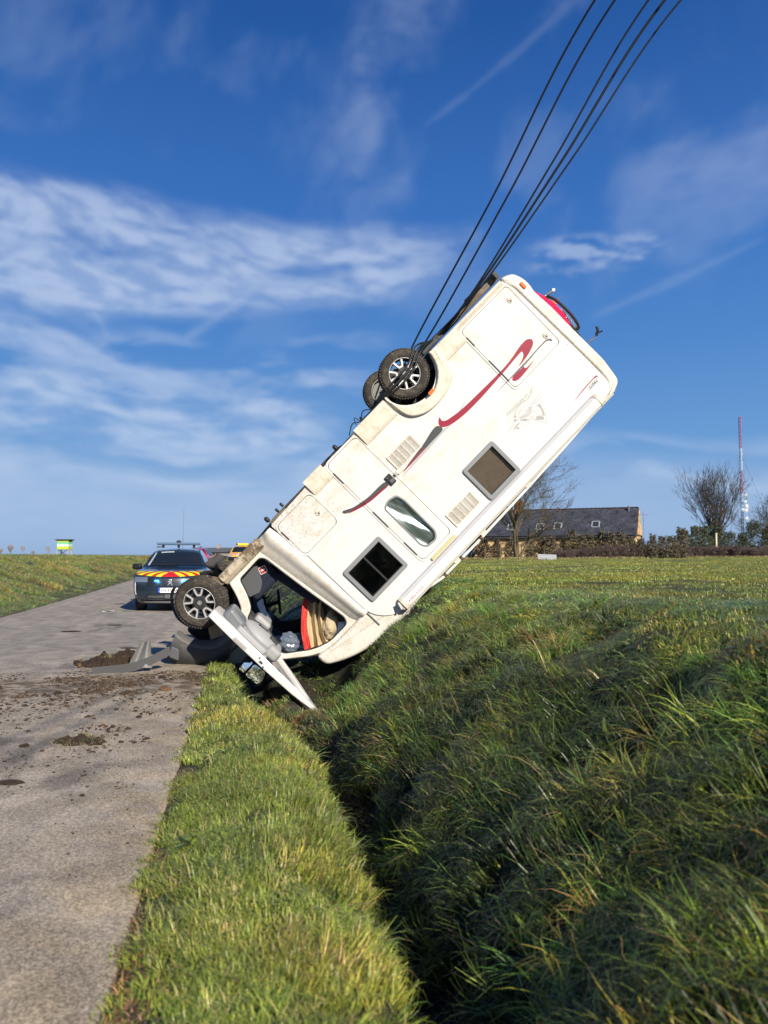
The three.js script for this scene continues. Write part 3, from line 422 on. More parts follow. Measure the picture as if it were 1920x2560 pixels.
const black = std([0.012, 0.012, 0.013], 0.6), rubberSeal = std([0.01, 0.01, 0.011], 0.5), darkGrey = std([0.045, 0.047, 0.05], 0.65), midGrey = std([0.17, 0.175, 0.18], 0.6), lightGrey = std([0.34, 0.345, 0.345], 0.55), galv = std([0.32, 0.3, 0.27], 0.6, 0.3, { map: texMuddy });
const frameGrey = std([0.22, 0.228, 0.235], 0.5), orange = phys([0.85, 0.17, 0.02], 0.2, { clearcoat: 1 }), redLens = phys([0.6, 0.008, 0.06], 0.12, { clearcoat: 1 });
const smoked = new THREE.MeshPhysicalMaterial({ color: new THREE.Color().setRGB(0.34, 0.35, 0.36), roughness: 0.03, transmission: 1, thickness: 0, side: THREE.DoubleSide });
const clearGlass = new THREE.MeshPhysicalMaterial({ color: new THREE.Color().setRGB(0.8, 0.84, 0.83), roughness: 0.02, transmission: 1, thickness: 0, side: THREE.DoubleSide });

// --- right side wall with its openings
const rect = (u0, u1, v0, v1, r) => roundedPoly(S2([[u0, v0], [u1, v0], [u1, v1], [u0, v1]]), r);
const grow = (u0, u1, v0, v1, d, r) => rect(u0 - d, u1 + d, v0 - d, v1 + d, r);
const GARAGE = [0.955, 1.865, 0.15, 1.235], ENTRY = [-1.65, -1.085, 0.115, 1.97], HATCH = [-2.705, -2.07, 0.205, 0.755], WINR = [-0.395, 0.205, 1.495, 2.075], WINF = [-2.535, -1.83, 1.28, 1.86];
const TOPV = 2.262;
{
  const out = [[-2.74, 0.14, 0.03], [-1.7, 0.1, 0.02]];
  out.push([-0.44, 0.06, 0.01]); for (let a = 172; a >= 8; a -= 8) out.push([Math.cos(a * Math.PI / 180) * 0.43, Math.sin(a * Math.PI / 180) * 0.43, 0.02]); out.push([0.45, 0.05, 0.01]);
  out.push([1.86, 0.06, 0.03], [1.92, 0.25, 0.05], [1.965, 1.5, 0.1], [1.98, TOPV, 0.25], [-2.3, TOPV, 0.12], [-2.52, 2.16, 0.2], [-2.675, 1.95, 0.2]);
  const sh = roundedPoly(S2(out), 0.05);
  for (const [a, r] of [[GARAGE, 0.07], [ENTRY, 0.09], [HATCH, 0.09]]) sh.holes.push(new THREE.Path(grow(...a, 0.006, r).getPoints(8)));
  for (const [a, r] of [[WINR, 0.04], [WINF, 0.04]]) sh.holes.push(new THREE.Path(grow(...a, -0.03, r).getPoints(8)));
  MH('side_wall', sideGeo(extrude(sh, 0.03, 0.003, -0.03, { curveSegments: 10 })), paintSide);
}
const doorFrameMat = paintSide;
function panel(name, a, r, holes = []) {                              // a door leaf set in the wall with a dark joint round it, a raised lip and hinges
  const sh = grow(...a, -0.001, r); for (const h of holes) sh.holes.push(new THREE.Path(h.getPoints(8)));
  const d = MH(name, sideGeo(extrude(sh, 0.03, 0.004, -0.026)), paintSide);
  const ring = grow(...a, 0.034, r + 0.03); ring.holes.push(new THREE.Path(grow(...a, 0.008, r).getPoints(8)));
  MH('door_frame', sideGeo(extrude(ring, 0.008, 0.003, -0.0005)), paintSide, d);
  const back = grow(...a, 0.02, r); for (const h of holes) back.holes.push(new THREE.Path(h.getPoints(8))); MH('backing', extrude(back, 0.006, 0, -0.042), black, d);
  const seal = grow(...a, 0.0055, r); seal.holes.push(new THREE.Path(grow(...a, -0.0035, r).getPoints(8))); MH('joint', extrude(seal, 0.012, 0, -0.016), rubberSeal, d);
  return d;
}
const garage = panel('garage_door', GARAGE, 0.07), hatch = panel('hatch', HATCH, 0.09);
const doorWin = roundedPoly(S2([[-1.5, 1.09], [-1.4, 1.05], [-1.27, 1.08], [-1.24, 1.2], [-1.245, 1.8], [-1.31, 1.88], [-1.46, 1.865], [-1.505, 1.79]]), 0.05);
const entry = panel('entry_door', ENTRY, 0.09, [doorWin]);
function latch(d, u, v, turn = 0) { const g = new THREE.TorusGeometry(0.034, 0.008, 8, 20); g.scale(0.8, 1.15, 1); MH('latch', [g.clone().translate(-u, v, 0.006), box(0.05, 0.07, 0.012, -u, v, 0.002, 0.006), box(0.03, 0.026, 0.02, -u, v - 0.016, 0.008, 0.005)], std([0.62, 0.57, 0.48], 0.5), d); MH('keyhole', box(0.02, 0.03, 0.012, -u, v + 0.016, 0.006, 0.003), darkGrey, d); }
latch(garage, 1.755, 0.325); latch(garage, 1.774, 1.024); latch(hatch, -2.176, 0.471);
for (const [d, a] of [[garage, [0.99, 0.957, 0.26, 0.42]], [garage, [0.99, 0.957, 0.7, 1.1]], [hatch, [-2.69, -2.706, 0.3, 0.45]], [entry, [-1.63, -1.652, 0.25, 0.45]], [entry, [-1.63, -1.652, 1.0, 1.3]], [entry, [-1.63, -1.652, 1.6, 1.85]]]) MH('hinge', [box(0.022, a[3] - a[2], 0.02, -a[1], (a[2] + a[3]) / 2, 0.004, 0.006)], darkGrey, d);
{ // entry door: foil-backed window, lock box, catch
  const frame = roundedPoly(S2([[-1.515, 1.075], [-1.4, 1.03], [-1.255, 1.065], [-1.222, 1.2], [-1.228, 1.81], [-1.3, 1.9], [-1.47, 1.885], [-1.522, 1.8]]), 0.05); frame.holes.push(new THREE.Path(doorWin.getPoints(8)));
  MH('window_frame', extrude(frame, 0.016, 0.005, -0.004), frameGrey, entry);
  const g = new THREE.PlaneGeometry(0.25, 0.8, 26, 60), p = g.attributes.position; for (let i = 0; i < p.count; i++) { const x = p.getX(i), y = p.getY(i); p.setZ(i, 0.014 * Math.sin(x * 22 + y * 6 + Math.sin(y * 4)) + 0.02 * fbm(x * 8 + 3, y * 4, 3, 7) + 0.002 * Math.sin(x * 60 + y * 20)); } g.computeVertexNormals();
  MH('foil_blind', g.translate(1.372, 1.46, -0.06), std([0.85, 0.85, 0.86], 0.42, 1), entry);
  MH('window_pane', extrude(doorWin, 0.004, 0, -0.014), clearGlass, entry);
  MH('lock_box', [box(0.1, 0.15, 0.035, 1.17, 0.865, 0.014, 0.012)], black, entry); MH('lock_face', [box(0.06, 0.05, 0.012, 1.165, 0.89, 0.034, 0.004), box(0.02, 0.02, 0.012, 1.19, 0.82, 0.034, 0.005)], std([0.12, 0.12, 0.13], 0.35), entry);
  MH('door_catch', [box(0.13, 0.07, 0.03, 0.98, 0.87, 0.016, 0.014)], white); MH('catch_pin', [box(0.05, 0.045, 0.04, 1.06, 0.865, 0.02, 0.008)], std([0.4, 0.4, 0.34], 0.5));
  MH('awning_lamp', extrude(roundedPoly(S2([[-1.555, 2.02], [-1.085, 2.02], [-1.085, 2.065], [-1.555, 2.065]]), 0.02), 0.03, 0.01, 0), phys([0.55, 0.5, 0.25], 0.25, { clearcoat: 0.6 }));
}
// --- windows
function windowUnit(a, sliding) {
  const fr = grow(...a, 0.004, 0.05); fr.holes.push(new THREE.Path(grow(...a, -0.042, 0.025).getPoints(8)));
  const win = MH('window', extrude(fr, 0.034, 0.012, -0.006), frameGrey);
  const inner = grow(...a, -0.038, 0.03); inner.holes.push(new THREE.Path(grow(...a, -0.06, 0.02).getPoints(8)));
  MH('inner_frame', extrude(inner, 0.03, 0.004, -0.034), black, win);
  const [u0, u1, v0, v1] = [a[0] + 0.058, a[1] - 0.058, a[2] + 0.058, a[3] - 0.058];
  if (sliding) {
    const um = (u0 + u1) / 2;
    MH('pane', box(um - u0, v1 - v0, 0.004, -(u0 + um) / 2, (v0 + v1) / 2, -0.012), smoked, win); MH('pane', box(u1 - um, v1 - v0, 0.004, -(um + u1) / 2, (v0 + v1) / 2, -0.02), smoked, win);
    MH('mullion', box(0.028, v1 - v0 + 0.03, 0.03, -um, (v0 + v1) / 2, -0.008, 0.005), black, win); MH('catch', [box(0.05, 0.055, 0.02, -(u0 + 0.06), (v0 + v1) / 2 - 0.1, -0.03, 0.005)], black, win);
    MH('blind_case', [box(u1 - u0, 0.045, 0.03, -um, v0 + 0.03, -0.06, 0.01)], lightGrey, win);
  } else {
    MH('pane', box(u1 - u0, v1 - v0, 0.004, -(u0 + u1) / 2, (v0 + v1) / 2, -0.006), new THREE.MeshPhysicalMaterial({ color: new THREE.Color().setRGB(0.66, 0.64, 0.62), roughness: 0.05, transmission: 1, thickness: 0, side: THREE.DoubleSide }), win);
    MH('blind', box(u1 - u0, v1 - v0, 0.004, -(u0 + u1) / 2, (v0 + v1) / 2, -0.03), std([0.62, 0.57, 0.52], 0.9, 0, { map: texDust, bumpMap: bumpFine, bumpScale: 0.002 }), win);
    MH('blind_case', [box(u1 - u0, 0.04, 0.02, -(u0 + u1) / 2, v0 + 0.03, -0.04, 0.008)], lightGrey, win);
    each('stay', [bar(P(u0 + 0.03, v0 + 0.05, -0.035), P(u0 + 0.04, v1 - 0.1, -0.035), 0.008), bar(P(u1 - 0.03, v0 + 0.1, -0.035), P(u1 - 0.02, v1 - 0.12, -0.035), 0.007)], std([0.6, 0.6, 0.6], 0.4), win);
  }
}
windowUnit(WINR, false); windowUnit(WINF, true);
each('seam_strip', [box(0.016, 1.9, 0.006, 2.69, 1.2, -0.002, 0.002), box(4.3, 0.01, 0.006, 0.05, 0.345, 0.0, 0.002)].slice(0, 1), frameGrey);
each('screw', Array.from({ length: 11 }, (_, k) => new THREE.SphereGeometry(0.007, 8, 5).translate(-1.945 + 0.004 * k, 0.35 + k * 0.14, 0.001)), std([0.5, 0.5, 0.5], 0.4, 0.5));
// --- louvred fridge vents
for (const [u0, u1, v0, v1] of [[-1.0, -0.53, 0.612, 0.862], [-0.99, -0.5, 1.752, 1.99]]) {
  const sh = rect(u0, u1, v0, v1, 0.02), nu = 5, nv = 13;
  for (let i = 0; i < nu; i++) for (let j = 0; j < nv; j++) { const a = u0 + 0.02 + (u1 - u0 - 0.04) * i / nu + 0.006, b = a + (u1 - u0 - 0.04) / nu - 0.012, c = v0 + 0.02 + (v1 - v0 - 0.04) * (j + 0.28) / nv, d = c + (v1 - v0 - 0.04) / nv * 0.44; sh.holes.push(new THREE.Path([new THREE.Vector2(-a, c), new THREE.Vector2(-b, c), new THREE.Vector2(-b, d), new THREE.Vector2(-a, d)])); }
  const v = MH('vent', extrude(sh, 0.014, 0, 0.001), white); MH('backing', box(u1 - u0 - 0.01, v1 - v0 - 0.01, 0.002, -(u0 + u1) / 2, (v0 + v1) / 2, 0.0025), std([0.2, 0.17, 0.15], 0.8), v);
  const shadowDashes = []; for (let i = 1; i < nu + 1; i++) for (let j = 0; j < nv; j++) shadowDashes.push(box(0.012, 0.006, 0.006, -(u0 + 0.02 + (u1 - u0 - 0.04) * i / nu - 0.02), v0 + 0.02 + (v1 - v0 - 0.04) * (j + 0.5) / nv, 0.013)); MH('louvre_shadow_dash', shadowDashes, black, v).userData.kind = 'stuff';  // black bars stand in for the shadow dashes between the louvres
}
// --- skirts and wheel-arch flare
for (const [u0, u1, vt] of [[0.5, 0.925, 0.31], [-1.05, -0.47, 0.33], [-2.03, -1.69, 0.3], [0.925, 1.84, 0.13]]) {
  const prof = roundedPoly([[-0.05, 0.045], [0.02, 0.035], [0.034, 0.075], [0.028, vt - 0.05], [0.004, vt], [-0.05, vt]], 0.025);
  const q = new THREE.ExtrudeGeometry(prof, { depth: u1 - u0, bevelEnabled: false, curveSegments: 5 }); const a = q.attributes.position; for (let i = 0; i < a.count; i++) { const w = a.getX(i), v = a.getY(i), d = a.getZ(i); a.setXYZ(i, -(u0 + d), v, w); } q.computeVertexNormals();
  MH('skirt', q, cream);
}
{
  const o = [[-0.44, 0.05], [-0.42, 0.3], [-0.36, 0.46], [-0.2, 0.57], [0.02, 0.605], [0.27, 0.575], [0.45, 0.48], [0.53, 0.3], [0.53, 0.04]]; const inn = []; for (let a = 0; a <= 180; a += 10) inn.push([Math.cos(a * Math.PI / 180) * 0.425 + 0.005, Math.sin(a * Math.PI / 180) * 0.425 + 0.03, 0.01]);
  const pts = [...new THREE.CatmullRomCurve3(o.map(([u, v]) => V3(u, v, 0))).getPoints(36).map(p => [p.x, p.y, 0.01]), ...inn];
  MH('wheel_arch', extrude(roundedPoly(S2(pts), 0.01), 0.085, 0.022, -0.03), cream);
  const liner = new THREE.CylinderGeometry(0.44, 0.44, 0.4, 30, 1, true, Math.PI / 2, Math.PI); liner.rotateX(Math.PI / 2).rotateZ(0); liner.translate(0, 0.03, -0.22); MH('wheel_well', [liner, box(0.9, 0.5, 0.01, 0, 0.25, -0.42)], black);
}
// --- tail, roof, far side, floor
{
  const tail = [[1.88, 0.03, 0.03], [1.96, 0.05, 0.04], [2.056, 0.105, 0.04], [2.11, 0.23, 0.05], [2.125, 0.36, 0.05], [2.1, 0.49, 0.05], [2.128, 0.81], [2.13, 1.16], [2.138, 1.5], [2.148, 1.83], [2.12, 2.07, 0.1], [2.095, 2.215, 0.07], [1.93, 2.285, 0.05], [1.72, 2.29, 0.02], [1.74, 2.2, 0.1], [1.955, 2.16, 0.12], [1.985, 1.95, 0.05], [1.972, 1.5, 0.1], [1.93, 0.26, 0.06], [1.87, 0.12, 0.03]];
  MH('rear_cap', extrude(roundedPoly(S2(tail), 0.05), 2.29, 0.035, -2.285, { bevelSegments: 5 }), white);
  MH('rear_wall', box(0.03, 2.2, 2.2, -1.95, 1.18, -1.14), white);
  MH('roof', [box(4.3, 0.06, 2.24, 0.23, 2.275, -1.14, 0.02)], white);
  MH('far_side_wall', box(4.66, 2.15, 0.03, 0.37, 1.18, -2.27), white);
  MH('floor_pan', [box(4.7, 0.06, 2.1, 0.37, 0.2, -1.15)], black);
  const lens = roundedPoly(S2([[2.09, 0.46], [2.15, 0.56], [2.205, 0.8], [2.205, 1.0], [2.15, 1.2], [2.09, 1.24], [2.085, 0.8]]), 0.04);
  const l = MH('tail_lamp', extrude(lens, 0.34, 0.025, -0.36), redLens); each('lamp_screw', [0.64, 0.86, 1.06].map(v => new THREE.SphereGeometry(0.012, 10, 8).translate(-(2.16 + 0.03 * Math.sin((v - 0.46) * 4)), v, -0.035)), std([0.7, 0.65, 0.65], 0.3, 0.5), l);
  MH('tail_lamp', extrude(lens, 0.34, 0.025, -2.26), redLens);
  for (const [u, v, t] of [[2.035, 0.315, 0], [0.073, 0.43, 0.02], [-2.845, 0.297, -0.05]]) { const g = extrude(roundedPoly([[-0.024, -0.055], [0.024, -0.055], [0.024, 0.055], [-0.024, 0.055]], 0.022), 0.022, 0.007, 0); if (u === 0.073) g.rotateZ(Math.PI / 2).rotateZ(0.05); g.translate(-u, v, u > 2 ? 0.0 : u > 0 ? 0.052 : -0.02); if (u < -2) g.rotateZ(0); MH('side_marker', g, orange); }
  // roof furniture along the near edge
  const cas = roundedPoly([[0, 2.085, 0.01], [0.05, 2.085, 0.02], [0.115, 2.12, 0.03], [0.128, 2.19, 0.03], [0.115, 2.255, 0.03], [0.03, 2.27, 0.02], [0, 2.262, 0.005]], 0.02); const q = new THREE.ExtrudeGeometry(cas, { depth: 3.86, bevelEnabled: false, curveSegments: 6 }), a = q.attributes.position; for (let i = 0; i < a.count; i++) { const w = a.getX(i), v = a.getY(i), d = a.getZ(i); a.setXYZ(i, -(-2.22 + d), v, w + 0.002); } q.computeVertexNormals();
  const aw = MH('awning_case', q, phys([0.7, 0.69, 0.67], 0.3, { clearcoat: 0.3 }));
  const cap = z => { const e = new THREE.ExtrudeGeometry(cas, { depth: 0.045, bevelEnabled: true, bevelSize: 0.006, bevelThickness: 0.006, bevelSegments: 2, curveSegments: 6 }), b = e.attributes.position; for (let i = 0; i < b.count; i++) { const w = b.getX(i), v = b.getY(i), d = b.getZ(i); b.setXYZ(i, -(z + d), v, w + 0.003); } e.computeVertexNormals(); return e; };
  MH('end_cap', cap(1.636), std([0.66, 0.6, 0.48], 0.5), aw); MH('end_cap', cap(-2.27), std([0.66, 0.6, 0.48], 0.5), aw); MH('end_bracket', [box(0.04, 0.12, 0.1, 2.3, 2.18, 0.06, 0.02), bar(P(-2.3, 2.1, 0.09), P(-2.33, 2.2, 0.12), 0.014)], std([0.5, 0.48, 0.44], 0.5), aw);
  each('groove', [box(3.84, 0.007, 0.004, 0.29, 2.112, 0.098), box(3.84, 0.012, 0.006, 0.29, 2.083, 0.006)], std([0.3, 0.3, 0.31], 0.5), aw);
  const texAwn = canvas(512, 96, (c, W, Hh) => { c.fillStyle = 'rgb(240,238,234)'; c.fillRect(0, 0, W, Hh); c.fillStyle = 'rgb(176,30,44)'; c.font = 'italic bold 88px sans-serif'; c.textBaseline = 'middle'; c.textAlign = 'center'; c.fillText('SOUCHBIR', W / 2, Hh / 2 + 4, W - 10); });
  const t = new THREE.PlaneGeometry(0.34, 0.05); t.translate(2.04, 2.19, 0.1335); MH('lettering', t, phys([1, 1, 1], 0.4, { map: texAwn }), aw);
  const rail = []; const ra = [[1.66, 2.3], [1.5, 2.345], [0.9, 2.37], [0.1, 2.39], [-0.9, 2.405], [-1.62, 2.395], [-1.9, 2.33]]; for (let i = 0; i + 1 < ra.length; i++) rail.push(bar(P(...ra[i], -0.3), P(...ra[i + 1], -0.3), 0.02, 0.02, 10));
  MH('roof_rail', rail, phys([0.84, 0.83, 0.8], 0.35)); each('rail_foot', [[0.19, 2.39], [-0.75, 2.4], [-1.3, 2.4], [1.3, 2.36]].map(([u, v]) => box(0.1, v - 2.29, 0.05, -u, (v + 2.29) / 2, -0.3, 0.008)), white);
  each('rail_joint', [[-0.82, 2.405], [-1.22, 2.4], [-1.55, 2.395]].map(([u, v]) => box(0.035, 0.06, 0.06, -u, v, -0.29, 0.006)), galv);
  MH('roof_rail', [bar(P(1.5, 2.36, -1.95), P(-1.7, 2.38, -1.95), 0.02)], white);
}
// --- cab: nose fairing over the windscreen, door frame, sill, pillars
{
  const oc = [[-2.0, 2.2, 0.02], [-2.0, 2.3, 0.03], [-2.3, 2.375, 0.15], [-2.7, 2.35, 0.2], [-3.16, 2.235, 0.2], [-3.4, 2.13, 0.2], [-3.6, 2.0, 0.08], [-3.6, 1.83, 0.06], [-3.3, 1.885, 0.05], [-2.9, 1.89, 0.04], [-2.66, 1.885, 0.04]];
  MH('over_cab', extrude(roundedPoly(S2(oc), 0.05), 2.24, 0.05, -2.26, { bevelSegments: 6 }), white);
  const OPEN = [[-3.17, 0.335, 0.05], [-3.56, 0.347, 0.05], [-3.64, 0.58, 0.1], [-3.74, 0.745, 0.1], [-3.87, 0.79, 0.05], [-3.905, 0.86, 0.06], [-3.9, 1.47, 0.06], [-3.571, 1.738, 0.12], [-3.333, 1.83, 0.08], [-3.0, 1.832, 0.06], [-2.957, 1.74, 0.08], [-3.05, 1.071, 0.5], [-3.12, 0.4, 0.08]];
  const OUT = [[-2.9, 0.24, 0.02], [-3.69, 0.262, 0.04], [-3.745, 0.46, 0.1], [-3.83, 0.64, 0.1], [-3.95, 0.73, 0.06], [-3.985, 0.83, 0.05], [-3.985, 1.5, 0.06], [-3.62, 1.81, 0.12], [-3.36, 1.915, 0.08], [-2.85, 1.915, 0.04], [-2.82, 1.2, 0.1]];
  const sh = roundedPoly(S2(OUT), 0.05); sh.holes.push(new THREE.Path(roundedPoly(S2(OPEN), 0.05).getPoints(8)));
  MH('cab_frame', extrude(sh, 0.09, 0.02, -0.2, { bevelSegments: 4 }), white);
  const ring = roundedPoly(S2(OPEN), 0.05).getSpacedPoints(90).slice(0, -1).map(p => V3(p.x, p.y, -0.13)); MH('door_seal', tube(ring, 0.013, 160, 6, true), rubberSeal);
  // side fairing that blends the body into the narrower cab
  const nv = 34, nu = 14, pos = [], idx = [], uvs = []; const front = [[0.15, -3.03], [0.28, -3.17], [0.33, -3.15], [0.6, -3.11], [1.07, -3.045], [1.5, -2.985], [1.8, -2.95], [1.9, -2.9]], back = [[0.15, -2.76], [0.34, -2.735], [0.72, -2.708], [1.9, -2.665]];
  for (let i = 0; i <= nv; i++) { const v = lerp(0.15, 1.9, i / nv), ub = curve(back, v), uf = curve(front, v); for (let j = 0; j <= nu; j++) { const t = j / nu, w = -0.008 + 0.035 * Math.sin(Math.min(1, t * 1.8) * Math.PI) - 0.14 * Math.pow(t, 2.2); pos.push(-lerp(ub - 0.008, uf, t), v, w); uvs.push(t * 0.5, v * 0.8); if (i < nv && j < nu) { const a = i * (nu + 1) + j; idx.push(a, a + 1, a + nu + 1, a + 1, a + nu + 2, a + nu + 1); } } }
  const g = new THREE.BufferGeometry(); g.setAttribute('position', new THREE.Float32BufferAttribute(pos, 3)); g.setAttribute('uv', new THREE.Float32BufferAttribute(uvs, 2)); g.setIndex(idx); g.computeVertexNormals();
  MH('side_fairing', g, phys([0.76, 0.735, 0.69], 0.4, { map: texDust, clearcoat: 0.2 }));
  const far = g.clone(); far.scale(1, 1, -1).translate(0, 0, -2.29); MH('side_fairing', far, white);
  // painted sill under the door, plastered with dirt
  const sill = roundedPoly([[-0.2, 0.13, 0.02], [-0.04, 0.12, 0.05], [0.0, 0.19, 0.05], [-0.07, 0.272, 0.04], [-0.2, 0.275, 0.02]], 0.03); const q = new THREE.ExtrudeGeometry(sill, { depth: 0.7, bevelEnabled: true, bevelSize: 0.01, bevelThickness: 0.01, bevelSegments: 2, curveSegments: 6 }), a = q.attributes.position; for (let i = 0; i < a.count; i++) { const w = a.getX(i), v = a.getY(i), d = a.getZ(i); a.setXYZ(i, -(-3.71 + d), v, w); } q.computeVertexNormals(); MH('sill', planarUV(q, 0, 0, 0.9, 0.9), muddyWhite);
  MH('mud_flap', extrude(roundedPoly(S2([[-3.72, 0.12], [-3.72, 0.25], [-3.84, 0.2], [-3.83, 0.06], [-3.78, 0.04]]), 0.03), 0.02, 0.004, -0.06), galv);
  // far door with its empty window, floor, bulkhead
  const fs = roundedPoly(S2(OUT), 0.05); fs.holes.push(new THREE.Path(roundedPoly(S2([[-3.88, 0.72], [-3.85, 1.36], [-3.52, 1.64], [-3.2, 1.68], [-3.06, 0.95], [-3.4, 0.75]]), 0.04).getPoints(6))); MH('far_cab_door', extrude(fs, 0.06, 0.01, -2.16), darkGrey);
  MH('cab_floor', [box(1.1, 0.06, 1.9, 3.4, 0.27, -1.14)], black);
  MH('bulkhead', [box(0.05, 0.75, 1.85, 4.08, 0.62, -1.14), box(0.6, 0.1, 1.85, 3.86, 0.3, -1.14)], black);
  // windscreen pillars and the glass, crazed and hanging
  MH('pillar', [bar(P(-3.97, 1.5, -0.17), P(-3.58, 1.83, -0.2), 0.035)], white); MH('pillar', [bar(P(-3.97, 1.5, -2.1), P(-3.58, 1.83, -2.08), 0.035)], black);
}
// --- interior seen through the open door
{
  const navy = std([0.012, 0.017, 0.035], 0.95, 0, { bumpMap: bumpFine, bumpScale: 0.004 }), seatGrey = std([0.06, 0.062, 0.066], 0.7);
  const seat = (w0, w1) => { const wc = (w0 + w1) / 2, d = w1 - w0;
    const st = MH('seat', [box(0.5, 0.16, d, 3.4, 0.66, wc, 0.06, 4)], navy);
    const b = new RoundedBoxGeometry(0.15, 0.66, d, 4, 0.06); b.rotateZ(0.16).translate(3.12, 1.0, wc); MH('backrest', b, navy, st); const h = new RoundedBoxGeometry(0.1, 0.2, d * 0.6, 4, 0.045); h.rotateZ(0.16).translate(3.04, 1.42, wc); MH('head_rest', h, navy, st);
    MH('seat_base', [box(0.42, 0.26, d * 0.9, 3.38, 0.43, wc, 0.02)], seatGrey, st); return st; };
  seat(-0.82, -0.3); seat(-1.95, -1.45);
  MH('step_trim', extrude(roundedPoly(S2([[-3.25, 0.345], [-3.58, 0.355], [-3.67, 0.62], [-3.52, 0.68], [-3.4, 0.61]]), 0.03), 0.03, 0.01, -0.3), std([0.075, 0.078, 0.083], 0.7));
  const texSt = canvas(128, 128, c => { c.fillStyle = 'rgb(235,225,220)'; c.fillRect(0, 0, 128, 128); c.fillStyle = 'rgb(150,22,28)'; c.fillRect(8, 8, 112, 112); c.fillStyle = 'rgb(215,205,205)'; c.fillRect(28, 48, 62, 32); c.beginPath(); c.ellipse(94, 64, 12, 10, 0, 0, 7); c.fill(); });
  MH('warning_sticker', new THREE.PlaneGeometry(0.105, 0.1).rotateZ(-0.35).translate(3.27, 0.49, -0.285), std([1, 1, 1], 0.6, 0, { map: texSt })); MH('sticker_plate', box(0.3, 0.24, 0.02, 3.3, 0.5, -0.297, 0.01), navy);
  // dashboard with steering wheel and vents
  MH('dashboard', [box(0.3, 0.5, 1.8, 3.98, 0.98, -1.14, 0.08, 4), box(0.2, 0.2, 0.5, 3.86, 1.05, -0.62, 0.06, 4)], std([0.04, 0.042, 0.048], 0.8));
  MH('steering_wheel', (() => { const t = new THREE.TorusGeometry(0.19, 0.016, 8, 28); t.rotateY(Math.PI / 2).rotateZ(-0.7).translate(3.6, 1.08, -1.7); return [t, bar(P(-3.6, 1.08, -1.7), P(-3.85, 0.95, -1.7), 0.03)]; })(), black);
  MH('glove_box', [box(0.14, 0.26, 0.5, 3.82, 1.0, -0.55, 0.05, 4)], lightGrey);
  // blue cover bunched over the dash
  const g = new THREE.PlaneGeometry(0.7, 0.5, 30, 20), p = g.attributes.position; for (let i = 0; i < p.count; i++) { const x = p.getX(i), y = p.getY(i); p.setZ(i, 0.08 * fbm(x * 5, y * 6, 3, 4) + 0.03 * Math.sin(x * 22 + 6 * fbm(x * 3, y * 3, 2, 2))); } g.computeVertexNormals(); g.rotateY(Math.PI / 2).rotateZ(-0.5).translate(3.68, 0.92, -0.85); MH('seat_cover', g, std([0.014, 0.032, 0.075], 0.95));
  // the partition curtain: red edge and beige cloth with deep folds
  // hangs plumb in the tipped cab, so it is laid out in a frame turned against the vehicle
  const hang = (du, dv, len, wid, w, mat, name, fold, amp, seed) => { const down = V3(0, -1, 0).applyMatrix4(new THREE.Matrix4().extractRotation(MX).invert()), side = V3(1, 0, 0).applyMatrix4(new THREE.Matrix4().extractRotation(MX).invert()); const nx = 44, ny = 34, pos = [], idx = []; const o = P(du, dv, w); for (let j = 0; j <= ny; j++) for (let i = 0; i <= nx; i++) { const t = i / nx, s = j / ny, bow = 0.055 * Math.sin(s * Math.PI) * (1 - t * 0.4); const q = o.clone().addScaledVector(down, len * s).addScaledVector(side, wid * t * (0.55 + 0.45 * s) - bow); q.z += amp * Math.sin(t * fold * 6.283 + 3 * fbm(t * 3, s * 2, 2, seed)) + 0.04 * fbm(t * 8, s * 6, 2, seed); pos.push(q.x, q.y, q.z); if (i < nx && j < ny) { const a = j * (nx + 1) + i; idx.push(a, a + 1, a + nx + 1, a + 1, a + nx + 2, a + nx + 1); } } const g = new THREE.BufferGeometry(); g.setAttribute('position', new THREE.Float32BufferAttribute(pos, 3)); g.setIndex(idx); g.computeVertexNormals(); MH(name, g, mat); };
  hang(-3.11, 1.14, 0.8, 0.10, -0.42, phys([0.5, 0.035, 0.03], 0.6, { sheen: 0.3 }), 'curtain_edge', 0.5, 0.02, 3);
  hang(-3.06, 1.21, 0.76, 0.30, -0.47, std([0.5, 0.4, 0.23], 0.95, 0, { bumpMap: bumpFine, bumpScale: 0.002 }), 'curtain', 2.5, 0.045, 8);
  hang(-2.98, 1.3, 0.42, 0.42, -0.62, std([0.17, 0.155, 0.13], 0.95), 'curtain_lining', 1.5, 0.03, 14);
  MH('partition', [box(0.03, 0.9, 0.5, 2.75, 1.4, -0.62)], std([0.12, 0.11, 0.1], 0.9));
  const fold = new THREE.IcosahedronGeometry(0.2, 4), fp = fold.attributes.position; for (let i = 0; i < fp.count; i++) { const v = V3().fromBufferAttribute(fp, i), k = 0.6 + 0.7 * fbm(v.x * 9 + 5, v.y * 9 + v.z * 7, 3, 6); fp.setXYZ(i, v.x * k * 1.1, v.y * k * 0.55, v.z * k * 0.7); } fold.computeVertexNormals(); fold.rotateZ(0.6).translate(3.22, 1.72, -0.4); MH('bedding', fold, std([0.48, 0.39, 0.25], 0.95));
}
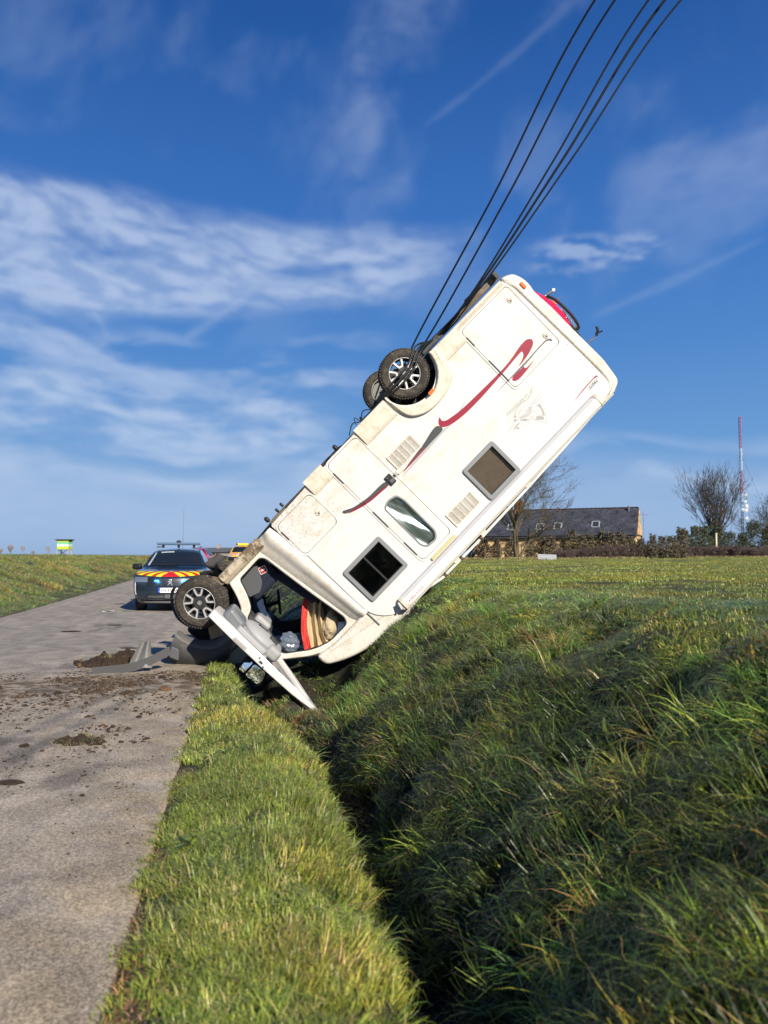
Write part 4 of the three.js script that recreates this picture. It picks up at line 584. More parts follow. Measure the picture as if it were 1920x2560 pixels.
// --- the open passenger door, standing straight out from the hinge
{
  const HU = -3.93;                                                     // inner skin of the door; the outer one lies ahead of it
  const D = (k, v, u) => V3(-u, v, k - 0.07);                            // k runs from hinge to lock edge
  const outline = [[0.0, 0.85, 0.05], [0.1, 0.76, 0.05], [0.22, 0.62, 0.08], [0.34, 0.38, 0.05], [0.84, 0.35, 0.05], [0.9, 0.7, 0.1], [0.93, 1.25, 0.1], [0.93, 1.85, 0.1], [0.92, 2.22, 0.015], [0.76, 2.05, 0.06], [0.55, 1.9, 0.08], [0.3, 1.74, 0.1], [0.0, 1.47, 0.05]];
  const place = (g, u0) => { const p = g.attributes.position; for (let i = 0; i < p.count; i++) { const k = p.getX(i), v = p.getY(i), d = p.getZ(i); p.setXYZ(i, -(u0 + d), v, k - 0.07); } g.computeVertexNormals(); return g; };
  const hole = [[0.06, 1.27, 0.03], [0.06, 1.44, 0.05], [0.34, 1.65, 0.08], [0.6, 1.81, 0.08], [0.84, 2.0, 0.03], [0.86, 1.25, 0.05]];
  const sh = roundedPoly(outline, 0.05); sh.holes.push(new THREE.Path(roundedPoly(hole, 0.04).getPoints(6)));
  const warp = g => { const p = g.attributes.position; for (let i = 0; i < p.count; i++) { const v = p.getY(i); const tap = v > 1.45 ? (v - 1.45) / 0.82 : 0, u = -p.getX(i); p.setX(i, -(HU - 0.03 + (u - (HU - 0.03)) * (1 - 0.88 * tap * tap))); } g.computeVertexNormals(); return g; };
  const door = MH('front_door', toCreasedNormals(warp(place(extrude(sh, 0.105, 0.012, 0), HU - 0.105)), 0.6), phys([0.72, 0.71, 0.69], 0.25, { clearcoat: 0.4 }));
  const gl = roundedPoly(hole, 0.04); MH('window_glass', place(extrude(gl, 0.004, 0, 0), HU - 0.06), std([0.02, 0.024, 0.026], 0.08), door);
  MH('trim_panel', place(extrude(roundedPoly([[0.1, 0.86], [0.3, 0.72], [0.78, 0.72], [0.84, 1.2], [0.12, 1.22]], 0.06), 0.07, 0.02, 0), HU - 0.002), lightGrey, door);
  const arm = new THREE.SphereGeometry(1, 28, 18); arm.scale(0.1, 0.3, 0.31); arm.translate(-(HU + 0.09), 1.06, 0.34); MH('arm_rest', arm, lightGrey, door);
  const arm2 = new RoundedBoxGeometry(0.17, 0.2, 0.5, 4, 0.06); arm2.translate(-(HU + 0.07), 1.28, 0.42); MH('pull_handle', arm2, std([0.3, 0.305, 0.3], 0.6), door);
  MH('handle_slot', [box(0.05, 0.16, 0.06, -(HU + 0.172), 1.0, 0.36, 0.02)], black, door); MH('trim_seam', tube([V3(-(HU + 0.165), 0.84, 0.2), V3(-(HU + 0.205), 1.0, 0.3), V3(-(HU + 0.2), 1.16, 0.42)], 0.006, 16, 5), std([0.1, 0.1, 0.1], 0.6), door); const slots = []; for (let k = 0; k < 7; k++) slots.push(box(0.05, 0.014, 0.02, -(HU + 0.2), 1.13 + k * 0.02, 0.5)); MH('speaker_vent', slots, black, door).userData.kind = 'stuff';
  const pocket = new RoundedBoxGeometry(0.16, 0.3, 0.46, 4, 0.06); pocket.rotateZ(-0.15).translate(-(HU + 0.06), 0.63, 0.44); MH('door_pocket', pocket, std([0.16, 0.17, 0.18], 0.35), door);
  const dots = []; for (let i = 0; i < 5; i++) for (let j = 0; j < 12; j++) dots.push(box(0.006, 0.01, 0.004, -(HU - 0.05 - i * 0.012), 0.78 + j * 0.017, 0.845 + 0.012 * (j / 12))); MH('edge_grille', dots, std([0.3, 0.29, 0.24], 0.8), door).userData.kind = 'stuff';
  each('lock_hole', [box(0.02, 0.05, 0.012, -(HU - 0.06), 1.22, 0.862, 0.004), box(0.015, 0.02, 0.012, -(HU - 0.03), 1.17, 0.86, 0.004), box(0.015, 0.02, 0.012, -(HU - 0.085), 1.28, 0.862, 0.004)], black, door);
  each('hinge', [box(0.1, 0.06, 0.1, -(HU - 0.02), 0.95, -0.09, 0.01), box(0.1, 0.06, 0.1, -(HU - 0.02), 1.35, -0.09, 0.01)], galv, door);
  // door mirror: two glasses in a black shell, facing back along the door
  const mir = new THREE.Group(); mir.name = 'door_mirror'; motorhome.add(mir); mir.position.copy(P(-4.25, 1.29, 0.3)); mir.scale.setScalar(1.08); mir.rotation.z = 0.12;
  const shape = roundedPoly([[-0.1, -0.17], [0.1, -0.18], [0.12, 0.14], [0.04, 0.19], [-0.09, 0.16]], 0.05);
  MH('mirror_shell', extrude(shape, 0.1, 0.03, -0.1), black, mir);
  const glassM = std([0.92, 0.94, 0.95], 0.02, 1);
  MH('mirror_glass', extrude(roundedPoly([[-0.08, -0.03], [0.085, -0.05], [0.1, 0.13], [0.03, 0.165], [-0.075, 0.14]], 0.03), 0.006, 0, 0.012).rotateX(0.13).rotateY(-0.13), glassM, mir);
  MH('mirror_glass', extrude(roundedPoly([[-0.08, -0.14], [0.08, -0.15], [0.085, -0.075], [-0.08, -0.055]], 0.025), 0.006, 0, 0.012).rotateX(0.1).rotateY(-0.16), glassM, mir);
  MH('mirror_arm', [bar(V3(-0.06, -0.02, -0.05), V3(-0.26, -0.04, -0.05), 0.03)], black, mir);
}

// --- wheels: tyre with cut tread, dark rim with bright machined spokes
function tyreGeo(R = 0.345, r = 0.215, W = 0.225, blocks = 56) {
  const h = W / 2, pts = [[r, -h * 0.8], [r + 0.02, -h * 0.98], [(R + r) / 2 + 0.01, -h * 1.04], [R - 0.03, -h * 0.96], [R - 0.008, -h * 0.78], [R - 0.004, -h * 0.3], [R - 0.004, h * 0.3], [R - 0.008, h * 0.78], [R - 0.03, h * 0.96], [(R + r) / 2 + 0.01, h * 1.04], [r + 0.02, h * 0.98], [r, h * 0.8]].map(p => new THREE.Vector2(...p));
  const l = new THREE.LatheGeometry(pts, 56); l.rotateX(Math.PI / 2);
  const out = [l]; for (let k = 0; k < blocks; k++) for (const [z, s] of [[-0.82, 0.5], [-0.3, 0], [0.3, 0.5], [0.82, 0]]) { const a = (k + s) / blocks * 6.2832, b = box(0.016, 2 * Math.PI * R / blocks * 0.62, W * 0.2, R - 0.006, 0, z * h * 0.9); b.rotateZ(a); out.push(b); }
  return merge(out);
}
const texTyre = dataTex(512, (x, y, i, j) => { const a = grimeN[j * 512 + i], f = grimeF[j * 512 + i], t = smooth(0.4, 0.68, a * 0.5 + f * 0.5); return [lerp(80, 150, t), lerp(77, 138, t), lerp(73, 118, t)]; });
const tyreMat = std([0.42, 0.41, 0.4], 0.95, 0, { map: texTyre, bumpMap: bumpFine, bumpScale: 0.004 }), rimDark = std([0.05, 0.05, 0.052], 0.55, 0.3), machined = std([0.62, 0.61, 0.59], 0.45, 0.35), steelRim = std([0.2, 0.2, 0.18], 0.6, 0.3);
const TYRE = planarUV(tyreGeo(), 0, 0, 0.5, 0.5);
function wheel(parent, u, v, w, face, turn = 0, tilt = [0, 0]) {       // face +1: dressed side towards +z
  const g = new THREE.Group(); g.name = 'wheel'; parent.add(g); g.position.copy(P(u, v, w)); g.rotation.set(tilt[0], tilt[1], turn);
  const F = z => z * face;
  mesh('tyre', TYRE, tyreMat, g);
  const barrel = new THREE.LatheGeometry([[0.2, -0.1], [0.205, -0.04], [0.19, 0.0], [0.195, 0.06], [0.21, 0.085], [0.218, 0.095], [0.222, 0.09]].map(p => new THREE.Vector2(...p)), 48); barrel.rotateX(Math.PI / 2); if (face < 0) barrel.rotateY(Math.PI);
  mesh('rim', [barrel, ...(face > 0 ? [] : [new THREE.CylinderGeometry(0.2, 0.2, 0.02, 40).rotateX(Math.PI / 2).translate(0, 0, 0.03)])], face > 0 ? rimDark : steelRim, g);
  const lip = new THREE.TorusGeometry(0.213, 0.0045, 8, 60); lip.translate(0, 0, 0.096); mesh('rim_lip', lip, machined, g);
  const sp = [], br = [], drum = new THREE.CylinderGeometry(0.15, 0.15, 0.05, 30); drum.rotateX(Math.PI / 2).translate(0, 0, -0.03); mesh('brake_disc', drum, std([0.16, 0.14, 0.12], 0.6, 0.6), g);
  for (let k = 0; k < 5; k++) {
    const a = k * 1.25664;
    const arm = roundedPoly([[-0.036, 0.05], [0.036, 0.05], [0.052, 0.12], [0.078, 0.203], [0.034, 0.212], [0.022, 0.14], [-0.022, 0.14], [-0.034, 0.212], [-0.078, 0.203], [-0.052, 0.12]], 0.008);
    sp.push(extrude(arm, 0.035, 0.004, 0.045).rotateZ(a));
    const bright = roundedPoly([[-0.028, 0.092], [0.028, 0.092], [0.05, 0.13], [0.076, 0.203], [0.05, 0.209], [0.027, 0.135], [0.016, 0.116], [-0.016, 0.116], [-0.027, 0.135], [-0.05, 0.209], [-0.076, 0.203], [-0.05, 0.13]], 0.004);
    br.push(extrude(bright, 0.006, 0.0015, 0.0785).rotateZ(a + (k % 1)));
  }
  const hub = new THREE.CylinderGeometry(0.085, 0.1, 0.045, 30).rotateX(Math.PI / 2).translate(0, 0, 0.055); const nuts = []; for (let k = 0; k < 5; k++) { const a = k * 1.25664 + 0.63; nuts.push(new THREE.CylinderGeometry(0.013, 0.013, 0.02, 8).rotateX(Math.PI / 2).translate(Math.cos(a) * 0.058, Math.sin(a) * 0.058, 0.074)); }
  if (face > 0) { mesh('spokes', [...sp, hub], rimDark, g); br.forEach(b => mesh('spoke_face', b, machined, g)); mesh('hub_cap', [new THREE.CylinderGeometry(0.033, 0.036, 0.02, 24).rotateX(Math.PI / 2).translate(0, 0, 0.08)], std([0.3, 0.3, 0.29], 0.4, 0.5), g); const chev = []; for (const y of [-0.008, 0.006]) for (const s of [-1, 1]) { const c = box(0.02, 0.005, 0.003, s * 0.0085, y, 0.0915); c.rotateZ(0); chev.push(bar(V3(0, y + 0.006, 0.091), V3(s * 0.018, y - 0.008, 0.091), 0.003, 0.003, 5)); } mesh('emblem', chev, machined, g); }
  nuts.forEach(n => mesh('wheel_nut', n, rimDark, g));
  return g;
}
wheel(motorhome, 0, 0, -0.09, 1, 0.35);
wheel(motorhome, -0.04, -0.03, -1.95, -1, 0.9);
wheel(motorhome, -4.115, 0.19, -0.09, 1, -0.1, [0.1, 0.22]);
wheel(motorhome, -3.94, 0.34, -1.9, -1, 0.5, [0, 0.3]);
// --- chassis and running gear on the upturned underside
{
  const rails = []; for (const w of [-0.5, -1.75]) rails.push(box(1.3, 0.09, 0.06, -1.42, -0.03, w, 0.01), box(3.4, 0.12, 0.06, 1.05, 0.16, w, 0.01));
  each('chassis_rail', rails, galv);
  MH('rear_axle', [bar(P(0, 0, -0.2), P(0, -0.05, -1.95), 0.04), box(0.5, 0.1, 0.12, -0.15, 0.06, -0.46, 0.02), bar(P(-0.5, 0.08, -0.4), P(0.6, 0.05, -0.4), 0.025)], black);
  each('underframe_bracket', [box(0.06, 0.11, 0.5, -2.0, -0.06, -0.6, 0.01), box(0.3, 0.07, 0.08, -1.65, -0.09, -0.62, 0.015), box(0.1, 0.1, 0.1, -0.78, -0.03, -0.46, 0.02), box(0.3, 0.09, 0.12, -0.6, -0.02, -0.44, 0.03)], darkGrey);
  each('exhaust', [tube([P(-3.4, 0.2, -0.8), P(-2.6, 0.14, -0.7), P(-1.6, 0.12, -0.55), P(-0.9, 0.09, -0.5)], 0.035, 30, 8), new THREE.CapsuleGeometry(0.1, 0.6, 6, 12).rotateZ(Math.PI / 2).translate(1.6, 0.15, -0.7)], galv);
  each('underside_bolt', [[-2.74, 0.07], [-2.55, 0.08], [-2.45, 0.07], [-1.35, 0.05], [-0.8, 0.03], [-0.75, 0.07]].map(([u, v], i) => new THREE.CapsuleGeometry(0.02 + 0.012 * (i % 3 === 0), 0.03, 4, 8).translate(-u, v - 0.02, -0.45)), black);
  MH('step_well', extrude(roundedPoly(S2([[-2.0, 0.1], [-1.1, 0.07], [-1.0, 0.22], [-2.1, 0.22]]), 0.03), 0.5, 0.01, -0.75), darkGrey);
  each('brake_cable', [tube([P(-0.6, 0.04, -0.3), P(-0.72, -0.05, -0.32), P(-0.85, 0.02, -0.34), P(-0.95, -0.03, -0.32), P(-1.1, 0.05, -0.35)], 0.008, 30, 5), tube([P(-0.85, 0.03, -0.3), P(-0.88, -0.07, -0.3), P(-0.93, 0.02, -0.3)], 0.006, 20, 5)], black);
}
// --- the crushed front: bumper corner, wing, liner and torn plastic
{
  const plastic = std([0.055, 0.057, 0.06], 0.6, 0, { map: texDust, bumpMap: bumpFine, bumpScale: 0.002 }), plasticD = std([0.03, 0.031, 0.034], 0.55), wing = phys([0.3, 0.325, 0.33], 0.4, { clearcoat: 0.4, map: texDust });
  // swept bumper band: a lip round the wheel arch and a deep lower skin wrapping across the nose
  const strip = (arc0, arc1, w0, w1, bulge, mat, name, parent) => { const n = 40, m = 8, pos = [], idx = [], uvs = []; const A = new THREE.CatmullRomCurve3(arc0.map(([u, v]) => V3(u, v, 0))).getPoints(n), B = new THREE.CatmullRomCurve3(arc1.map(([u, v]) => V3(u, v, 0))).getPoints(n); for (let i = 0; i <= n; i++) for (let j = 0; j <= m; j++) { const t = j / m, k = lerp(w0, w1, t) + bulge * Math.sin(t * Math.PI) + 0.012 * (fbm(i * 0.3, j * 0.7, 2, 5) - 0.5); pos.push(-lerp(A[i].x, B[i].x, t), lerp(A[i].y, B[i].y, t), k); uvs.push(i / n, t * 0.4); if (i < n && j < m) { const a = i * (m + 1) + j; idx.push(a, a + 1, a + m + 1, a + 1, a + m + 2, a + m + 1); } } const g = new THREE.BufferGeometry(); g.setAttribute('position', new THREE.Float32BufferAttribute(pos, 3)); g.setAttribute('uv', new THREE.Float32BufferAttribute(uvs, 2)); g.setIndex(idx); g.computeVertexNormals(); return MH(name, g, mat, parent); };
  const inner = [[-4.6, 0.235], [-4.575, 0.4], [-4.5, 0.54], [-4.36, 0.68], [-4.18, 0.7]], lip = [[-4.68, 0.25], [-4.66, 0.42], [-4.58, 0.6], [-4.42, 0.77], [-4.2, 0.83]], outer = [[-4.98, 0.38], [-4.96, 0.52], [-4.88, 0.68], [-4.72, 0.9], [-4.5, 1.02]];
  const bumper = strip(inner, lip, -0.12, -0.02, 0.03, std([0.11, 0.11, 0.108], 0.6, 0, { map: texDust, bumpMap: bumpFine, bumpScale: 0.002 }), 'front_bumper');
  strip(lip, outer, -0.025, -0.12, 0.06, plastic, 'bumper_skin', bumper);
  strip(outer, outer.map(([u, v]) => [u + 0.06, v + 0.05]), -0.12, -1.6, 0.0, plasticD, 'bumper_nose', bumper);
  MH('fog_lamp_cover', extrude(roundedPoly(S2([[-4.93, 0.39], [-4.8, 0.31], [-4.76, 0.42], [-4.88, 0.52]]), 0.03), 0.05, 0.015, -0.05), std([0.1, 0.105, 0.112], 0.35), bumper);
  const wg = MH('front_wing', extrude(roundedPoly(S2([[-4.19, 0.69, 0.03], [-4.21, 0.83, 0.03], [-4.52, 1.03, 0.05], [-4.32, 1.17, 0.04], [-4.17, 1.16, 0.05], [-4.02, 1.1, 0.03], [-4.0, 0.84, 0.04]]), 0.03), 0.03, 0.01, -0.11), wing);
  MH('wing_crease', extrude(roundedPoly(S2([[-4.35, 0.93], [-4.33, 0.955], [-4.02, 0.97], [-4.02, 0.95]]), 0.004), 0.012, 0.003, -0.085), std([0.05, 0.052, 0.054], 0.5), wg);
  MH('torn_panel', extrude(roundedPoly(S2([[-4.53, 1.05], [-4.62, 1.02], [-4.73, 0.93], [-4.6, 0.9], [-4.5, 0.98]]), 0.01), 0.012, 0.002, -0.03).rotateX(0.05), std([0.28, 0.285, 0.29], 0.45));
  MH('bonnet', (() => { const g = new THREE.PlaneGeometry(0.95, 1.7, 24, 30), p = g.attributes.position; for (let i = 0; i < p.count; i++) p.setZ(i, 0.16 * (fbm(p.getX(i) * 3, p.getY(i) * 3, 3, 19) - 0.5)); g.computeVertexNormals(); g.rotateX(-Math.PI / 2).rotateZ(-0.62).translate(4.32, 1.3, -1.1); return g; })(), phys([0.3, 0.31, 0.31], 0.4));
  each('engine_block', [box(0.62, 0.62, 1.5, 4.3, 0.62, -1.15, 0.05), box(0.3, 0.3, 0.3, 4.45, 0.5, -0.55, 0.04)], black);
  // arch liner: a dark half shell behind the wheel, its torn rim folded back over the tyre
  const ln = new THREE.CylinderGeometry(0.42, 0.42, 0.3, 30, 6, true, -0.6, 3.9); ln.rotateX(Math.PI / 2).rotateZ(1.0); const lp = ln.attributes.position; for (let i = 0; i < lp.count; i++) { const x = lp.getX(i), y = lp.getY(i), k = 1 + 0.09 * (fbm(x * 6 + 3, y * 6 + lp.getZ(i) * 4, 3, 23) - 0.5); lp.setXY(i, x * k, y * k); } ln.computeVertexNormals(); ln.translate(4.1, 0.18, -0.3); MH('arch_liner', ln, black);
  const crumple = (w, h, amp, seed) => { const g = new THREE.PlaneGeometry(w, h, 24, 16), p = g.attributes.position; for (let i = 0; i < p.count; i++) { const x = p.getX(i), y = p.getY(i); p.setXYZ(i, x + 0.04 * fbm(y * 9, x * 4, 2, seed + 3), y + 0.05 * (fbm(x * 8, y * 3, 2, seed + 4) - 0.5), amp * (fbm(x * 7, y * 7, 3, seed) - 0.5) + amp * 0.5 * Math.sin(x * 20)); } g.computeVertexNormals(); return g; };
  MH('torn_liner', crumple(0.75, 0.3, 0.16, 31).rotateX(0.9).rotateZ(0.62).translate(3.85, 0.12, -0.5), std([0.055, 0.05, 0.043], 0.85, 0, { bumpMap: bumpFine, bumpScale: 0.006 }));
  MH('torn_liner', crumple(0.5, 0.3, 0.14, 37).rotateX(0.3).rotateZ(0.9).translate(3.95, 0.16, -0.6), darkGrey);
  MH('loose_board', extrude(roundedPoly(S2([[-4.42, 0.64], [-4.33, 0.5], [-4.18, 0.54], [-4.14, 0.68], [-4.24, 0.72]]), 0.012), 0.015, 0.003, -0.16), std([0.36, 0.3, 0.22], 0.9, 0, { map: texDust }));
  each('wire_loom', [tube([P(-4.2, 0.62, -0.1), P(-4.24, 0.7, -0.05), P(-4.14, 0.74, -0.08), P(-4.2, 0.82, -0.1)], 0.006, 24, 5), tube([P(-3.82, 0.0, -0.1), P(-3.86, 0.1, -0.06), P(-3.92, 0.08, -0.08)], 0.01, 16, 6), tube([P(-4.02, 0.62, -0.06), P(-4.1, 0.78, -0.03), P(-4.2, 0.74, -0.06)], 0.007, 20, 5)], std([0.35, 0.34, 0.32], 0.6));
}
// --- loose things in the cab
const inCab = (name, label, cat) => { const g = group(name, label, cat); g.applyMatrix4(MX); return g; };
{
  const bag = new THREE.IcosahedronGeometry(0.15, 5), p = bag.attributes.position; for (let i = 0; i < p.count; i++) { const v = V3().fromBufferAttribute(p, i), k = 0.65 + 0.5 * fbm(v.x * 14 + 3, v.y * 14 + v.z * 11, 3, 61) + 0.15 * Math.abs(Math.sin(v.x * 40 + v.y * 25)); p.setXYZ(i, v.x * k, v.y * k, v.z * k * 0.8); } bag.computeVertexNormals();
  mesh('bag', bag.translate(3.75, 1.45, -0.3), phys([0.11, 0.14, 0.18], 0.3, { clearcoat: 0.5 }), inCab('plastic_bag', 'crumpled blue grey plastic bag lying in the cab doorway', 'bag'));
  const f = inCab('marker_flare', 'white tube with red cap lying on the door seal', 'tube'); const a = P(-3.94, 1.5, -0.16), b = P(-3.71, 1.635, -0.16); mesh('tube', [bar(a.clone().lerp(b, 0.28), b, 0.016, 0.008, 12)], std([0.8, 0.8, 0.78], 0.5), f); mesh('cap', [bar(a, a.clone().lerp(b, 0.28), 0.021, 0.019, 12)], std([0.75, 0.03, 0.03], 0.5), f);
}
// --- bicycle strapped to the rear rack
{
  const b = inCab('bicycle', 'bicycle strapped across the raised rear of the motorhome', 'bicycle'); const uB = 2.44;
  const wheelAt = (w, v, u) => { const wh = new THREE.Group(); wh.name = 'wheel'; b.add(wh); wh.position.copy(P(u, v, w)); wh.rotation.y = Math.PI / 2 + 0.16; mesh('tyre', new THREE.TorusGeometry(0.325, 0.022, 8, 48), std([0.025, 0.026, 0.025], 0.8), wh); mesh('rim', new THREE.TorusGeometry(0.297, 0.011, 6, 48), std([0.35, 0.34, 0.32], 0.4, 0.8), wh); const sp = []; for (let k = 0; k < 28; k++) { const a = k / 28 * 6.283; sp.push(bar(V3(Math.cos(a + 0.3) * 0.02, Math.sin(a + 0.3) * 0.02, k % 2 ? 0.03 : -0.03), V3(Math.cos(a) * 0.295, Math.sin(a) * 0.295, 0), 0.0022, 0.0022, 4)); } mesh('spokes', sp, std([0.5, 0.5, 0.5], 0.4, 0.6), wh); mesh('hub', new THREE.CylinderGeometry(0.02, 0.02, 0.09, 10).rotateX(Math.PI / 2), steelRim, wh); };
  wheelAt(-0.6, 1.03, 2.42); wheelAt(-1.62, 1.03, 2.5);
  const fr = [[[-0.6, 1.03], [-0.78, 1.5]], [[-0.78, 1.5], [-0.82, 1.62]], [[-0.77, 1.45], [-1.15, 1.0]], [[-0.79, 1.56], [-1.35, 1.5]], [[-1.15, 1.0], [-1.4, 1.62]], [[-1.15, 1.0], [-1.62, 1.03]], [[-1.35, 1.5], [-1.62, 1.03]]].map(([p, q]) => bar(P(uB, p[1], p[0]), P(uB, q[1], q[0]), 0.016)); mesh('frame', fr, std([0.03, 0.04, 0.04], 0.4), b);
  mesh('handlebar', [tube([P(2.3, 1.6, -0.82), P(2.4, 1.64, -0.82), P(2.52, 1.64, -0.8), P(2.6, 1.66, -0.78), P(2.68, 1.62, -0.76)], 0.013, 24, 8)], std([0.5, 0.48, 0.44], 0.35, 0.8), b); mesh('grip', [tube([P(2.63, 1.65, -0.77), P(2.7, 1.6, -0.75), P(2.72, 1.55, -0.75)], 0.022, 10, 8), bar(P(2.64, 1.62, -0.77), P(2.73, 1.66, -0.72), 0.012)], black, b);
  mesh('saddle', box(0.16, 0.06, 0.26, -uB, 1.68, -1.42, 0.03, 4), black, b);
  mesh('pedal', [box(0.1, 0.03, 0.1, -2.62, 0.86, -0.95, 0.01), bar(P(2.5, 1.0, -1.15), P(2.6, 0.88, -1.0), 0.012)], std([0.2, 0.07, 0.04], 0.6), b);
  mesh('reflector', [box(0.02, 0.09, 0.03, -2.45, 0.83, -0.62, 0.008)], orange, b);
  MH('bike_rack', [bar(P(2.1, 1.3, -0.62), P(2.42, 1.36, -0.62), 0.018), bar(P(2.1, 0.72, -0.62), P(2.46, 0.68, -0.62), 0.018), bar(P(2.1, 0.72, -1.6), P(2.46, 0.68, -1.6), 0.018), bar(P(2.44, 0.68, -0.3), P(2.44, 0.68, -1.95), 0.022), bar(P(2.16, 1.75, -0.4), P(2.16, 1.2, -0.4), 0.016)], std([0.6, 0.6, 0.6], 0.35, 0.6));
}
// --- overhead cables brought down on the motorhome's underside
{
  const cab = std([0.01, 0.011, 0.014], 0.55);
  const W2 = (u, v, w) => P(u, v, w).applyMatrix4(MX);
  const texts = ['black overhead cable drooping to the raised rear wheel, outermost on the road side', 'black overhead cable drooping to the raised rear wheel, second from the road side', 'black overhead cable caught along the motorhome chassis, middle of the five', 'thick black overhead cable caught along the chassis, second from the field side', 'black overhead cable caught along the chassis, outermost on the field side'];
  const high = [[2.468, 7.948, -8.643], [2.717, 7.984, -8.691], [3.13, 8.02, -8.739], [3.342, 8.057, -8.787], [3.552, 8.093, -8.835]], low = [[0.415, 4.541, -11.242], [0.559, 4.514, -11.143], [1.202, 5.057, -10.411], [1.208, 5.023, -10.363], [1.224, 4.995, -10.314]];
  high.forEach((t, i) => {
    const A = V3(...t), B = V3(...low[i]), back = A.clone().addScaledVector(A.clone().sub(B), 1.5); back.y = A.y + 2.2;
    const pts = [back, A.clone().lerp(back, 0.5).add(V3(0, 0.2, 0)), A, A.clone().lerp(B, 0.5).add(V3(0, -0.04, 0)), B];
    if (i < 2) pts.push(W2(0.0 - i * 0.06, 0.02, -1.0), W2(-0.25, 0.08, -1.05), W2(-0.6, 0.14, -1.1));
    else pts.push(W2(0.78, -0.05 - 0.012 * (i - 3), -0.42), W2(0.36, -0.1 + 0.05 * (i - 3), 0.0), W2(0.1, 0.0 + 0.05 * (i - 3), 0.055), W2(-0.25, 0.02 + 0.05 * (i - 3), 0.05), W2(-0.5, 0.03, -0.05), W2(-0.85, 0.04, -0.35));
    tag(mesh('overhead_cable', tube(pts, i === 3 ? 0.018 : 0.0135, 160, 6), cab), texts[i], 'cable', 'overhead cables fallen on the motorhome');
  });
}

// ================================================================ on the road
const onRoad = (s, l) => { const [x, z] = toXZ(s, l + bend(s)); return V3(x, roadY(s) + 0.03 * (1 - ((l + 3) / 2.6) ** 2) - 0.012, z); };
function clod(r, seed, flat = 0.6, detail = 3) { const g = new THREE.IcosahedronGeometry(r, detail), p = g.attributes.position; for (let i = 0; i < p.count; i++) { const v = V3().fromBufferAttribute(p, i), n = v.clone().multiplyScalar(1 / r), k = 0.45 + 0.85 * fbm(n.x * 2.2 + seed * 3.1, n.y * 2.2 + n.z * 2.7, 4, seed) + 0.25 * (vnoise(n.x * 9 + seed, n.y * 9 + n.z * 8, seed) - 0.5); p.setXYZ(i, v.x * k, v.y * k * flat, v.z * k); } g.computeVertexNormals(); return g; }
const texSoil = dataTex(256, (x, y, i, j) => { const f = soilF[(j * 2) * 512 + i * 2], a = soilN[(j * 2) * 512 + i * 2]; const v = 60 + 150 * f + 60 * (a - 0.5); return [v * 1.05, v * 0.92, v * 0.78]; });
const soilMat = std([0.13, 0.102, 0.075], 1, 0, { map: texSoil, bumpMap: texTurfB, bumpScale: 0.01 }), soilDry = std([0.5, 0.4, 0.28], 1, 0, { map: texSoil, bumpMap: texTurfB, bumpScale: 0.01 });
